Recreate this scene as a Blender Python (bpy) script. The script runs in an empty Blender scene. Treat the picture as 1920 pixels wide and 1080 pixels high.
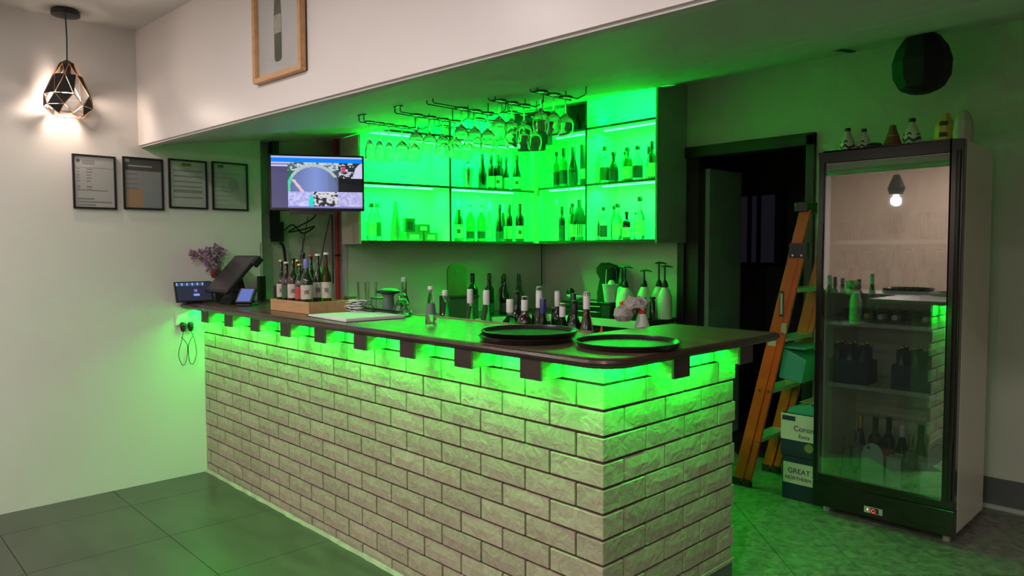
import bpy, bmesh, math, random
from mathutils import Vector, Matrix
random.seed(7)
C = bpy.context.scene.collection
PI = math.pi
# ---------------------------------------------------------------- camera, world, exposure
cam = bpy.data.cameras.new('camera'); camo = bpy.data.objects.new('camera', cam); C.objects.link(camo)
cam.sensor_width = 36; cam.lens = 1354.67*36/1920; cam.clip_start = .02
yaw, pitch, roll = .8006753, .050321, -.0025745
f = Vector((math.cos(yaw)*math.cos(pitch), math.sin(yaw)*math.cos(pitch), -math.sin(pitch)))
r = Vector((math.sin(yaw), -math.cos(yaw), 0)); u = r.cross(f)
r2 = math.cos(roll)*r + math.sin(roll)*u; u2 = -math.sin(roll)*r + math.cos(roll)*u
M = Matrix((r2, u2, -f)).transposed().to_4x4(); M.translation = Vector((-1.80589, -1.44182, 1.4257))
camo.matrix_world = M
bpy.context.scene.camera = camo
w = bpy.data.worlds.new('world'); bpy.context.scene.world = w; w.use_nodes = True
w.node_tree.nodes['Background'].inputs[0].default_value = (.02, .022, .03, 1)
w.node_tree.nodes['Background'].inputs[1].default_value = .3
vs = bpy.context.scene.view_settings
vs.view_transform = 'Standard'; vs.look = 'None'; vs.gamma = 1; vs.exposure = 0.0; vs.use_curve_mapping = False
ROOM_W, CAB_W, CAB_TOP_W, BAR_W, BAR_E = 20.0, 23.0, 12.0, 3.0, 3.2
ROOM_COL = (1, .885, .85); GREEN = (0, 1, .03); GREEN_BAR = (.0, 1, .03)
PEND = [(-4.6, 2.0), (-4.6, -1.6), (-4.2, -3.6)]; PEND_W = 17

def area(name, loc, size, power, col, direction=(0, 0, -1), shape='RECTANGLE', up=None, parent=None):
    L = bpy.data.lights.new(name, 'AREA'); L.shape = shape; L.size = size[0]
    if shape == 'RECTANGLE': L.size_y = size[1]
    L.energy = power; L.color = col
    o = bpy.data.objects.new(name, L); C.objects.link(o)
    z = -Vector(direction).normalized()
    x = Vector(up) if up else (Vector((1, 0, 0)) if abs(z.x) < .9 else Vector((0, 1, 0)))
    x = (x - z*x.dot(z)).normalized(); y = z.cross(x)
    m = Matrix((x, y, z)).transposed().to_4x4(); m.translation = Vector(loc); o.matrix_world = m
    return o
# downlights of the front room (discs in the ceiling), the ones outside the frame too
DOWN = [(-2.3, 2.35), (-1.6, 1.1), (-1.6, -1.0), (-1.6, -3.0), (-3.4, 1.6), (-3.4, -.6), (-3.4, -2.8), (-5.0, 1.0), (-5.0, -1.8)]  # first entry is an extra lamp, added to brighten the upper left wall
for x, y in DOWN:
    area('downlight_lamp', (x, y, 2.735), (.11,), ROOM_W, ROOM_COL, shape='DISK')

for x, y in PEND:
    L_ = bpy.data.lights.new('room_pendant_light', 'POINT'); L_.energy = PEND_W; L_.color = ROOM_COL; L_.shadow_soft_size = .06
    o = bpy.data.objects.new('room_pendant_light', L_); C.objects.link(o); o.location = (x, y, 2.10)

# ---------------------------------------------------------------- materials
def nt(name):
    m = bpy.data.materials.new(name); m.use_nodes = True
    return m, m.node_tree, m.node_tree.nodes['Principled BSDF']
def noise(t, scale, detail=3, coord='Object', rough=.5, vec=(1, 1, 1)):
    tc = t.nodes.new('ShaderNodeTexCoord'); mp = t.nodes.new('ShaderNodeMapping'); n = t.nodes.new('ShaderNodeTexNoise')
    mp.inputs['Scale'].default_value = vec
    t.links.new(tc.outputs[coord], mp.inputs[0]); t.links.new(mp.outputs[0], n.inputs['Vector'])
    n.inputs['Scale'].default_value = scale; n.inputs['Detail'].default_value = detail; n.inputs['Roughness'].default_value = rough
    return n
def mat(name, col, rough=.5, metal=0, var=.08, scale=8, bump=0, bscale=60, coat=0, spec=.5, vec=(1, 1, 1), coord='Object', col2=None):
    m, t, b = nt(name)
    n = noise(t, scale, coord=coord, vec=vec); cr = t.nodes.new('ShaderNodeValToRGB')
    c1 = tuple(max(0, c*(1-var)) for c in col); c2 = col2 or tuple(min(1, c*(1+var)) for c in col)
    cr.color_ramp.elements[0].position = .3; cr.color_ramp.elements[1].position = .7
    cr.color_ramp.elements[0].color = (*c1, 1); cr.color_ramp.elements[1].color = (*c2, 1)
    t.links.new(n.outputs['Fac'], cr.inputs[0]); t.links.new(cr.outputs[0], b.inputs['Base Color'])
    b.inputs['Roughness'].default_value = rough; b.inputs['Metallic'].default_value = metal
    b.inputs['Specular IOR Level'].default_value = spec; b.inputs['Coat Weight'].default_value = coat; b.inputs['Coat Roughness'].default_value = .08
    if bump:
        nb = noise(t, bscale, 4, coord=coord, vec=vec); bp = t.nodes.new('ShaderNodeBump'); bp.inputs['Strength'].default_value = bump
        bp.inputs['Distance'].default_value = .01
        t.links.new(nb.outputs['Fac'], bp.inputs['Height']); t.links.new(bp.outputs[0], b.inputs['Normal'])
    return m
def glass(name, col=(1, 1, 1), rough=0.0, ior=1.45):
    m, t, b = nt(name); n = noise(t, 30); mx = t.nodes.new('ShaderNodeMix'); mx.data_type = 'RGBA'
    mx.inputs[6].default_value = (*col, 1); mx.inputs[7].default_value = (*[c*.94 for c in col], 1)
    t.links.new(n.outputs['Fac'], mx.inputs[0]); t.links.new(mx.outputs[2], b.inputs['Base Color'])
    b.inputs['Transmission Weight'].default_value = 1; b.inputs['Roughness'].default_value = rough; b.inputs['IOR'].default_value = ior
    return m
def pane_glass(name, tint=(.9, .95, .92), refl=1.0, haze=0.0, base=.03):
    m = bpy.data.materials.new(name); m.use_nodes = True; t = m.node_tree; t.nodes.clear()
    o = t.nodes.new('ShaderNodeOutputMaterial'); tr = t.nodes.new('ShaderNodeBsdfTransparent'); g = t.nodes.new('ShaderNodeBsdfGlossy')
    tr.inputs[0].default_value = (*tint, 1); g.inputs['Roughness'].default_value = .015
    g.inputs[0].default_value = (refl, refl, refl, 1)
    lw = t.nodes.new('ShaderNodeLayerWeight'); lw.inputs['Blend'].default_value = .5
    pw = t.nodes.new('ShaderNodeMath'); pw.operation = 'POWER'; pw.inputs[1].default_value = 3.0; t.links.new(lw.outputs['Facing'], pw.inputs[0])
    fr = t.nodes.new('ShaderNodeMapRange'); fr.inputs[3].default_value = base; fr.inputs[4].default_value = .9; t.links.new(pw.outputs[0], fr.inputs[0])
    mx = t.nodes.new('ShaderNodeMixShader'); t.links.new(fr.outputs[0], mx.inputs[0]); t.links.new(tr.outputs[0], mx.inputs[1]); t.links.new(g.outputs[0], mx.inputs[2])
    last = mx
    if haze:
        d = t.nodes.new('ShaderNodeBsdfDiffuse'); d.inputs[0].default_value = (.75, .8, .78, 1)
        n = noise(t, 3); mp = t.nodes.new('ShaderNodeMapRange'); mp.inputs[3].default_value = haze*.5; mp.inputs[4].default_value = haze*1.5
        t.links.new(n.outputs['Fac'], mp.inputs[0])
        m2 = t.nodes.new('ShaderNodeMixShader'); t.links.new(mp.outputs[0], m2.inputs[0]); t.links.new(mx.outputs[0], m2.inputs[1]); t.links.new(d.outputs[0], m2.inputs[2]); last = m2
    t.links.new(last.outputs[0], o.inputs[0]); return m
def emit(name, col, strength):
    m = bpy.data.materials.new(name); m.use_nodes = True; t = m.node_tree; t.nodes.clear()
    o = t.nodes.new('ShaderNodeOutputMaterial'); e = t.nodes.new('ShaderNodeEmission')
    e.inputs[0].default_value = (*col, 1); e.inputs[1].default_value = strength; t.links.new(e.outputs[0], o.inputs[0]); return m
def vcol(name, emission=0, rough=.5):
    m, t, b = nt(name); a = t.nodes.new('ShaderNodeAttribute'); a.attribute_name = 'print'
    if emission:
        b.inputs['Base Color'].default_value = (.01, .01, .01, 1)
        t.links.new(a.outputs['Color'], b.inputs['Emission Color']); b.inputs['Emission Strength'].default_value = emission; b.inputs['Roughness'].default_value = .3
    else:
        t.links.new(a.outputs['Color'], b.inputs['Base Color']); b.inputs['Roughness'].default_value = rough
    return m
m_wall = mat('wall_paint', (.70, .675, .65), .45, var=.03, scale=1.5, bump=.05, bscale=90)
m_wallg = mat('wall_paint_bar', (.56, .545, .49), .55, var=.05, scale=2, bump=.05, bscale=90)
m_far = mat('far_room_paint', (.14, .125, .115), .6, var=.05)  # kept dark so the unseen front wall bounces little light
m_ceil = mat('ceiling_paint', (.66, .645, .63), .6, var=.03, scale=1, bump=.03)
m_header = mat('header_gloss_paint', (.84, .80, .785), .36, var=.02, scale=1.2, bump=.02, bscale=12)
m_black = mat('black_plastic', (.012, .012, .014), .35)
m_blackmatte = mat('black_matte', (.015, .015, .016), .7)
m_brick = mat('cream_brick', (.60, .535, .40), .75, var=.09, scale=5, bump=.55, bscale=18, coord='Generated')
def brick_mat():
    m, t, b = nt('cream_brick_face'); oi = t.nodes.new('ShaderNodeObjectInfo')
    geo = t.nodes.new('ShaderNodeNewGeometry'); n = t.nodes.new('ShaderNodeTexNoise'); n.inputs['Scale'].default_value = 22; n.inputs['Detail'].default_value = 4
    n.inputs['Distortion'].default_value = 1.2
    t.links.new(geo.outputs['Position'], n.inputs['Vector'])
    mp = t.nodes.new('ShaderNodeMapRange'); mp.inputs[3].default_value = .88; mp.inputs[4].default_value = 1.08; t.links.new(oi.outputs['Random'], mp.inputs[0])
    cr = t.nodes.new('ShaderNodeValToRGB'); cr.color_ramp.elements[0].color = (.36, .315, .225, 1); cr.color_ramp.elements[1].color = (.47, .42, .32, 1)
    cr.color_ramp.elements[0].position = .3; cr.color_ramp.elements[1].position = .7
    t.links.new(n.outputs['Fac'], cr.inputs[0])
    hs = t.nodes.new('ShaderNodeHueSaturation'); t.links.new(mp.outputs[0], hs.inputs['Value']); t.links.new(cr.outputs[0], hs.inputs['Color'])
    t.links.new(hs.outputs[0], b.inputs['Base Color']); b.inputs['Roughness'].default_value = .75
    bp = t.nodes.new('ShaderNodeBump'); bp.inputs['Strength'].default_value = .45; bp.inputs['Distance'].default_value = .009
    t.links.new(n.outputs['Fac'], bp.inputs['Height']); t.links.new(bp.outputs[0], b.inputs['Normal']); return m
m_brick = brick_mat()
m_mortar = mat('dark_mortar', (.085, .052, .035), .9, var=.25, scale=30)
m_grout = mat('pale_grout', (.40, .36, .30), .9, var=.15, scale=12, bump=.5, bscale=30)
m_wood = mat('dark_varnished_wood', (.045, .022, .016), .28, var=.35, scale=6, vec=(1, 1, 6), bump=.08, bscale=20, coat=.3)
m_top = mat('varnished_worktop', (.125, .085, .052), .34, var=.45, scale=5, vec=(7, .6, 1), bump=.05, bscale=25, coat=.25, spec=.7)
m_side = mat('rough_sawn_wood', (.24, .19, .12), .6, var=.45, scale=14, vec=(1, 1, 3), bump=.3, bscale=25)
m_frame = mat('door_frame_wood', (.02, .015, .012), .4, var=.2)
m_white = mat('white_enamel', (.82, .76, .64), .35, var=.02)
m_cab = mat('white_melamine', (.80, .80, .78), .4, var=.02)
m_cabedge = mat('dark_cabinet_edge', (.03, .035, .03), .5)
m_panel = mat('cabinet_side_panel', (.74, .66, .57), .5, var=.03)
m_steel = mat('brushed_steel', (.5, .5, .5), .3, 1, vec=(1, 1, 12))
m_copper = mat('copper_wire', (.95, .55, .30), .3, 1)
m_pine = mat('light_timber', (.62, .36, .17), .5, var=.15, vec=(1, 6, 6), scale=5)
m_paper = mat('white_paper', (.75, .76, .76), .7, var=.04)
m_orange = mat('orange_fibreglass', (.62, .085, .006), .45, var=.12)
m_alum = mat('aluminium_step', (.55, .57, .55), .4, .6)
m_card = mat('brown_card', (.30, .19, .10), .8)
m_carton = mat('printed_carton_pale', (.62, .60, .48), .6)
m_cartondark = mat('printed_carton_navy', (.02, .03, .06), .6)
m_red = mat('red_pipe', (.45, .03, .02), .45)
m_redp = mat('red_plastic', (.7, .03, .02), .35)
m_greyp = mat('grey_pipe', (.45, .44, .42), .5)
m_glass = glass('clear_glass')
m_gglass = glass('green_bottle_glass', (.10, .30, .09))
m_aglass = glass('amber_bottle_glass', (.45, .16, .05))
m_dark = mat('dark_bottle_glass', (.003, .006, .003), .08, coat=.6, spec=.4)
m_brown = mat('dark_brown_glass', (.022, .007, .004), .06, coat=1)
m_olive = mat('olive_bottle_glass', (.012, .03, .009), .06, coat=1)
m_frost = mat('frosted_glass', (.12, .19, .15), .35)
m_lab = mat('cream_label', (.55, .53, .46), .6, var=.2, scale=60)
m_labd = mat('dark_label', (.03, .04, .05), .5)
m_labg = mat('green_label', (.04, .12, .05), .5)
m_labr = mat('red_label', (.5, .06, .05), .5)
m_capw = mat('white_screw_cap', (.75, .72, .74), .4)
m_capn = mat('navy_foil', (.03, .03, .18), .35)
m_capg = mat('dark_green_foil', (.01, .04, .02), .35)
m_capb = mat('black_cap', (.01, .01, .01), .3)
m_capv = mat('violet_blue_foil', (.18, .17, .55), .35)
m_capgo = mat('gold_cap', (.6, .42, .12), .35, .7)
m_fabric = mat('crumpled_cloth', (.02, .022, .02), .9, bump=.6, bscale=20)
m_flower = mat('dried_lavender', (.30, .17, .28), .9, var=.4, scale=40)
m_stem = mat('plant_stem', (.10, .12, .05), .8)
m_syrup = mat('frosted_syrup_glass', (.78, .86, .72), .3, var=.1)
m_milk = mat('translucent_plastic', (.5, .6, .55), .4)
m_greenpl_card = mat('green_plastic_lit_card', (.05, .35, .2), .45)  # own colour of the trays; on the carton flaps painted green light
m_rubber = mat('rubber_foot', (.02, .02, .02), .8)
m_led = emit('led_tape_glow', (.22, 1, .85), 1.8)
m_ledg = emit('green_tape_glow', (.0, 1, .12), 1.5)
m_bulb = emit('bulb_glow', (1, .86, .72), 14)
m_down = emit('downlight_glow', (1, .93, .88), 8)
m_pane = pane_glass('fridge_door_glass', (.90, .95, .92), haze=.02, base=.32)
m_framepane = pane_glass('picture_glass', (.95, .95, .95))
m_screen = vcol('screen_pixels', 1.0)
m_print = vcol('printed_sheet')
m_skirt = mat('grey_skirting_tile', (.10, .105, .11), .4)
m_skirtw = mat('pale_floor_bead', (.45, .46, .45), .5)
def tile_mat(name, a, b_, scale, rough, bump):
    m, t, b = nt(name); geo = t.nodes.new('ShaderNodeNewGeometry'); mp = t.nodes.new('ShaderNodeMapping')
    mp.inputs['Scale'].default_value = (1, 1, 1) if scale > 10 else (2.2, .8, 1)
    n = t.nodes.new('ShaderNodeTexNoise'); n.inputs['Scale'].default_value = scale; n.inputs['Detail'].default_value = 6; n.inputs['Distortion'].default_value = .8
    t.links.new(geo.outputs['Position'], mp.inputs[0]); t.links.new(mp.outputs[0], n.inputs['Vector'])
    cr = t.nodes.new('ShaderNodeValToRGB'); cr.color_ramp.elements[0].color = (*a, 1); cr.color_ramp.elements[1].color = (*b_, 1)
    cr.color_ramp.elements[0].position = .32; cr.color_ramp.elements[1].position = .68
    t.links.new(n.outputs['Fac'], cr.inputs[0]); t.links.new(cr.outputs[0], b.inputs['Base Color'])
    rr = t.nodes.new('ShaderNodeMapRange'); rr.inputs[3].default_value = rough-.06; rr.inputs[4].default_value = rough+.1
    t.links.new(n.outputs['Fac'], rr.inputs[0]); t.links.new(rr.outputs[0], b.inputs['Roughness'])
    bp = t.nodes.new('ShaderNodeBump'); bp.inputs['Strength'].default_value = bump; bp.inputs['Distance'].default_value = .004
    t.links.new(n.outputs['Fac'], bp.inputs['Height']); t.links.new(bp.outputs[0], b.inputs['Normal']); return m
m_slate = tile_mat('dark_slate_tile', (.050, .048, .040), (.080, .077, .064), 3.0, .30, .25)
m_stone = tile_mat('mottled_stone_tile', (.13, .125, .11), (.30, .28, .24), 22, .42, .5)
m_joint = mat('floor_joint', (.022, .02, .018), .9)

# ---------------------------------------------------------------- mesh helpers
class MB:
    def __init__(s): s.v = []; s.f = []
    def add(s, vs_, fs): n = len(s.v); s.v += [tuple(a) for a in vs_]; s.f += [tuple(i+n for i in q) for q in fs]; return s
    def box(s, x0, x1, y0, y1, z0, z1):
        return s.add([(x0, y0, z0), (x1, y0, z0), (x1, y1, z0), (x0, y1, z0), (x0, y0, z1), (x1, y0, z1), (x1, y1, z1), (x0, y1, z1)],
                     [(0, 3, 2, 1), (4, 5, 6, 7), (0, 1, 5, 4), (1, 2, 6, 5), (2, 3, 7, 6), (3, 0, 4, 7)])
    def prism(s, poly, z0, z1, ax=2):
        n = len(poly)
        def P(a, z): return {2: (a[0], a[1], z), 1: (a[0], z, a[1]), 0: (z, a[0], a[1])}[ax]
        return s.add([P(a, z0) for a in poly]+[P(a, z1) for a in poly],
                     [tuple(range(n))[::-1], tuple(range(n, 2*n))]+[(i, (i+1) % n, n+(i+1) % n, n+i) for i in range(n)])
    def lathe(s, prof, seg=16, c=(0, 0, 0), a0=0, a1=2*PI, sq=0):
        full = abs(a1-a0-2*PI) < 1e-6; m = seg if full else seg+1; vs_ = []
        for (r_, z) in prof:
            for k in range(m):
                a = a0+(a1-a0)*k/seg; rr = r_
                if sq: rr = r_*min(1.18, .95/max(abs(math.cos(a)), abs(math.sin(a))))*1.0
                vs_.append((c[0]+rr*math.cos(a), c[1]+rr*math.sin(a), c[2]+z))
        fs = []
        for j in range(len(prof)-1):
            for k in range(seg):
                k2 = (k+1) % m if full else k+1
                fs.append((j*m+k, j*m+k2, (j+1)*m+k2, (j+1)*m+k))
        if full:
            if prof[0][0] > 1e-6: fs.append(tuple(range(m))[::-1])
            if prof[-1][0] > 1e-6: fs.append(tuple((len(prof)-1)*m+k for k in range(m)))
        return s.add(vs_, fs)
    def tube(s, pts, rad, seg=6, close=False):
        pts = [Vector(p) for p in pts]; n = len(pts); rings = []
        for i, p in enumerate(pts):
            if close: d = pts[(i+1) % n]-pts[i-1]
            else: d = (pts[min(i+1, n-1)]-pts[max(i-1, 0)])
            d = d.normalized() if d.length > 1e-9 else Vector((0, 0, 1))
            a = Vector((0, 0, 1)) if abs(d.z) < .9 else Vector((1, 0, 0))
            x = d.cross(a).normalized(); y = d.cross(x)
            rr = rad[i] if isinstance(rad, (list, tuple)) else rad
            rings.append([p+rr*(math.cos(2*PI*k/seg)*x+math.sin(2*PI*k/seg)*y) for k in range(seg)])
        vs_ = [q for g in rings for q in g]; fs = []
        for i in range(n if close else n-1):
            j = (i+1) % n
            for k in range(seg): fs.append((i*seg+k, i*seg+(k+1) % seg, j*seg+(k+1) % seg, j*seg+k))
        if not close: fs += [tuple(range(seg))[::-1], tuple((n-1)*seg+k for k in range(seg))]
        return s.add(vs_, fs)
    def cyl(s, c, r_, h, seg=16): return s.lathe([(r_, 0), (r_, h)], seg, c)
    def rot(s, mtx): s.v = [tuple(mtx @ Vector(p)) for p in s.v]; return s
    def mesh(s, name, m, smooth=False):
        me = bpy.data.meshes.new(name); me.from_pydata(s.v, [], s.f)
        b = bmesh.new(); b.from_mesh(me); bmesh.ops.remove_doubles(b, verts=b.verts, dist=1e-6); bmesh.ops.recalc_face_normals(b, faces=b.faces); b.to_mesh(me); b.free()
        me.materials.append(m)
        if smooth:
            me.shade_smooth()
            try: me.set_sharp_from_angle(angle=math.radians(40))
            except Exception: pass
        return me
    def build(s, name, m, parent=None, smooth=False, loc=(0, 0, 0), bevel=0, rz=0):
        return link(name, s.mesh(name, m, smooth), parent, loc, rz, bevel)
def link(name, me, parent=None, loc=(0, 0, 0), rz=0, bevel=0):
    o = bpy.data.objects.new(name, me); C.objects.link(o); o.location = loc; o.rotation_euler = (0, 0, rz)
    if parent: o.parent = parent
    if bevel:
        md = o.modifiers.new('bevel', 'BEVEL'); md.width = bevel; md.segments = 2; md.limit_method = 'ANGLE'
    return o
def tag(o, label=None, cat=None, group=None, kind=None):
    if label: o['label'] = label
    if cat: o['category'] = cat
    if group: o['group'] = group
    if kind: o['kind'] = kind
    return o
def thing(name, label, cat, loc=(0, 0, 0), rz=0, group=None):
    o = bpy.data.objects.new(name, None); C.objects.link(o); o.location = loc; o.rotation_euler = (0, 0, rz); o.empty_display_size = .05
    return tag(o, label, cat, group)
def struct(name, mb, m, parent=None, bevel=0):
    o = mb.build(name, m, parent, bevel=bevel)
    if not parent: tag(o, kind='structure')
    return o
def box(name, m, parent, x0, x1, y0, y1, z0, z1, bevel=0, loc=(0, 0, 0), rz=0):
    return MB().box(x0, x1, y0, y1, z0, z1).build(name, m, parent, bevel=bevel, loc=loc, rz=rz)
def plabel(o, t): o['label'] = t; return o
def paint(name, nx, ny, w_, h_, fn, m, parent, loc, xdir=(1, 0, 0), ydir=(0, 0, 1)):
    """flat print or screen: a grid whose faces carry the printed colours"""
    X = Vector(xdir); Y = Vector(ydir); vs_ = []; fs = []
    for j in range(ny+1):
        for i in range(nx+1): vs_.append(tuple(X*(i/nx-.5)*w_+Y*(j/ny-.5)*h_))
    for j in range(ny):
        for i in range(nx): a = j*(nx+1)+i; fs.append((a, a+1, a+nx+2, a+nx+1))
    me = bpy.data.meshes.new(name); me.from_pydata(vs_, [], fs); at = me.color_attributes.new('print', 'FLOAT_COLOR', 'CORNER')
    k = 0
    for j in range(ny):
        for i in range(nx):
            c = fn((i+.5)/nx, (j+.5)/ny)
            for q in range(4): at.data[k].color = (*c, 1); k += 1
    me.materials.append(m)
    return link(name, me, parent, loc)
def text(name, body, size, m, parent, loc, rot, extrude=.0006, align='LEFT'):
    cu = bpy.data.curves.new(name, 'FONT'); cu.body = body; cu.size = size; cu.extrude = extrude; cu.align_x = align
    cu.materials.append(m); cu.resolution_u = 3; o = bpy.data.objects.new(name, cu); C.objects.link(o)
    dg = bpy.context.evaluated_depsgraph_get(); me = bpy.data.meshes.new_from_object(o.evaluated_get(dg)); bpy.data.objects.remove(o)
    o = bpy.data.objects.new(name, me); C.objects.link(o); o.location = loc; o.rotation_euler = rot; o.parent = parent
    return o

# ---------------------------------------------------------------- the room
XW = 2.86; YL = 3.283
def zc(x):
    P = [(-.36, 2.07), (.45, 2.19), (.97, 2.25), (2.86, 2.655)]
    if x <= P[0][0]: return P[0][1]
    for (a, za), (b, zb) in zip(P, P[1:]):
        if x <= b: return za+(zb-za)*(x-a)/(b-a)
    return P[-1][1]
fl = tag(MB().box(-5.6, 6, -4.6, 3.6, -.06, -.006).build('floor', m_joint), kind='structure')
# slate tiles in front of the bar, laid square
k = 0
XT = [-.56-.61*i for i in range(-1, 7)]
for i in range(7):
    x1 = min(XT[i], -.0); x0 = XT[i+1]
    if x0 > -.02: continue
    for j in range(9):
        y1 = YL-.35-.61*(j-1); y0 = y1-.61; y1 = min(y1, YL)
        if y1-y0 < .05 or x1-x0 < .05: continue
        e = .0015
        MB().box(x0+e, x1-e, y0+e, y1-e, -.006, 0).build('slate_tile', m_slate, fl)
# stone tiles laid diagonally behind and beside the bar
s2 = math.sqrt(.5); T = .3125; a0 = -1.325*s2; b0 = 1.633*s2
def clip(poly, ax, val, keep):
    out = []
    for i in range(len(poly)):
        p, q = poly[i], poly[(i+1) % len(poly)]; pi_ = (p[ax]-val)*keep >= 0; qi = (q[ax]-val)*keep >= 0
        if pi_: out.append(p)
        if pi_ != qi:
            t = (val-p[ax])/(q[ax]-p[ax]); out.append((p[0]+t*(q[0]-p[0]), p[1]+t*(q[1]-p[1])))
    return out
for i in range(-9, 12):
    for j in range(-9, 12):
        a, b = a0+i*T, b0+j*T; e = .0025; P = []
        for aa, bb in ((a+e, b+e), (a+T-e, b+e), (a+T-e, b+T-e), (a+e, b+T-e)): P.append(((bb-aa)*s2, (bb+aa)*s2))
        for ax, val, kp in ((0, .0, 1), (0, 2.855, -1), (1, -1.7, 1), (1, 2.2, -1)):
            if P: P = clip(P, ax, val, kp)
        if len(P) < 3: continue
        cx = sum(p[0] for p in P)/len(P); cy = sum(p[1] for p in P)/len(P)
        if cx < .84 and cy > 0: continue
        if abs(sum(P[k][0]*P[(k+1) % len(P)][1]-P[(k+1) % len(P)][0]*P[k][1] for k in range(len(P))))/2 < .004: continue
        MB().prism(P, -.006, 0).build('stone_tile', m_stone, fl)
box('slate_field', m_slate, fl, .0, 2.855, -4.5, -1.7, -.006, 0)

struct('ceiling', MB().box(-5.6, .02, -4.6, YL+.1, 2.75, 2.82), m_ceil)
# header over the bar opening, turned 3.2 degrees to the bar
hx0, hx1 = -.36, -.36+.0567*(YL+2.6)
hp = [(hx0, YL), (hx1, -2.6), (hx1+.05, -2.6), (hx0+.05, YL)]
hd = struct('wall_header', MB().prism(hp, 2.07, 2.75), m_header)
ht = struct('trim_1', MB().prism([(hx0+.012, YL), (hx1+.012, -2.6), (hx1+.055, -2.6), (hx0+.055, YL)], 2.06, 2.07), m_ceil)
# sloping soffit behind it
def slab(x0, x1, y0, y1, off=0, th=.05, x0b=None, x1b=None):
    x0b = x0 if x0b is None else x0b; x1b = x1 if x1b is None else x1b
    n = 12; v = []; fs = []
    for i in range(n+1):
        t = i/n; xa = x0+(x1-x0)*t; xb = x0b+(x1b-x0b)*t
        for (x, y) in ((xa, y0), (xb, y1)):
            v += [(x, y, zc(x)-off), (x, y, zc(x)-off+th)]
    for i in range(n):
        a = i*4; b = a+4
        fs += [(a, a+2, b+2, b), (a+1, b+1, b+3, a+3), (a, b, b+1, a+1), (a+2, a+3, b+3, b+2)]
    fs += [(0, 1, 3, 2), (n*4, n*4+2, n*4+3, n*4+1)]
    return MB().add(v, fs)
struct('ceiling.001', slab(.0, 2.9, -2.6, 3.6, 0, .06, x0b=-.345), m_ceil)
bd = struct('ceiling.002', slab(.02, 1.62, -2.6, 1.5, .012, .012, x0b=-.21, x1b=2.38), m_ceil)
struct('ceiling_gap_strip', MB().prism([(1.95, .10), (2.80, .30), (2.80, .33), (1.94, .13)], 2.44, 2.45).rot(Matrix()), m_blackmatte)  # black strip painted in for the dark gap in the ceiling
o = bpy.data.objects['ceiling_gap_strip']
me = o.data
for v in me.vertices: v.co.z = zc(v.co.x)-.004-(.006 if v.co.z < 2.445 else 0)
# walls
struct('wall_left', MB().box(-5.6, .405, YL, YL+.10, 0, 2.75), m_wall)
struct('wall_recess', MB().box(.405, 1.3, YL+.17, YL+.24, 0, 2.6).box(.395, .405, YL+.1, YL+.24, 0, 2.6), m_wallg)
dx, dy = math.cos(math.radians(10)), -math.sin(math.radians(10)); nx, ny = -dy, dx
OX, OY = .975, 2.94
def LC(s, t): return (OX+s*dx+t*nx, OY+s*dy+t*ny)
P = [LC(.02, .335), LC(2.0, .335), LC(2.0, .40), LC(.02, .40)]
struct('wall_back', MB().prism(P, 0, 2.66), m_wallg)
struct('trim_3', MB().prism([LC(.0, .33), LC(.02, .33), LC(.02, .40), LC(0, .40)], 0, 2.3), m_greyp)
DY0, DY1, DZ = .60, 1.526, 2.135
wr = MB().box(XW, XW+.09, -4.6, DY0, 0, 2.7).box(XW, XW+.09, DY1, 3.2, 0, 2.7).box(XW, XW+.09, DY0, DY1, DZ, 2.7)
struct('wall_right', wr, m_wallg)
struct('wall_front', MB().box(-5.6, XW, -4.6, -4.5, 0, 2.75), m_far)
struct('wall_rear', MB().box(-5.7, -5.6, -4.6, YL+.1, 0, 2.75), mat('far_room_wall', (.55, .40, .32), .6, var=.05))
struct('ceiling.003', MB().box(-.3, 2.95, -4.6, -2.6, 2.70, 2.76).box(-.3, 2.9, -2.62, -2.6, 2.0, 2.75), m_ceil)
struct('baseboard_right', MB().box(XW-.012, XW, -4.5, -.15, .022, .168), m_skirt)
struct('trim_4', MB().box(XW-.03, XW, -4.5, -.15, 0, .022), m_skirtw)
# dark room beyond the door
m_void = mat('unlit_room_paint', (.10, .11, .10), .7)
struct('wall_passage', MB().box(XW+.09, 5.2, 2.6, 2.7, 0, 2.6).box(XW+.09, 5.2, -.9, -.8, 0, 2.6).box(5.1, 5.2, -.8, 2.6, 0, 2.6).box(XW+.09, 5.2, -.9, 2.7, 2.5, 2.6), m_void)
dr = tag(MB().box(XW-.03, XW+.10, DY1-.012, DY1+.045, 0, DZ+.04).box(XW-.03, XW+.10, DY0-.045, DY0+.012, 0, DZ+.04).box(XW-.03, XW+.10, DY0-.045, DY1+.045, DZ-.03, DZ+.05).build('door_1', m_frame, bevel=.004), kind='structure')
m_leaf = mat('door_leaf_paint', (.25, .33, .28), .5)
box('door_leaf', m_leaf, dr, XW+.09, XW+.56, 1.375, 1.41, .01, 2.03)
box('inner_jamb', m_frame, dr, XW+.0, XW+.09, 1.41, DY1, 0, DZ)
wn = tag(MB().box(5.06, 5.1, 1.79, 2.30, 1.27, 2.02).build('window_1', m_frame), kind='structure')
m_dusk = emit('dusk_through_window', (.30, .26, .40), .022)
box('pane', m_dusk, wn, 5.045, 5.058, 1.83, 2.26, 1.31, 1.98)
m_curt = mat('thin_curtain', (.05, .045, .06), .9)
for y0_, y1_ in ((1.80, 1.88), (2.03, 2.07), (2.13, 2.17)):
    box('curtain_fold', m_curt, wn, 5.02, 5.04, y0_, y1_, 1.28, 2.02)

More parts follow.
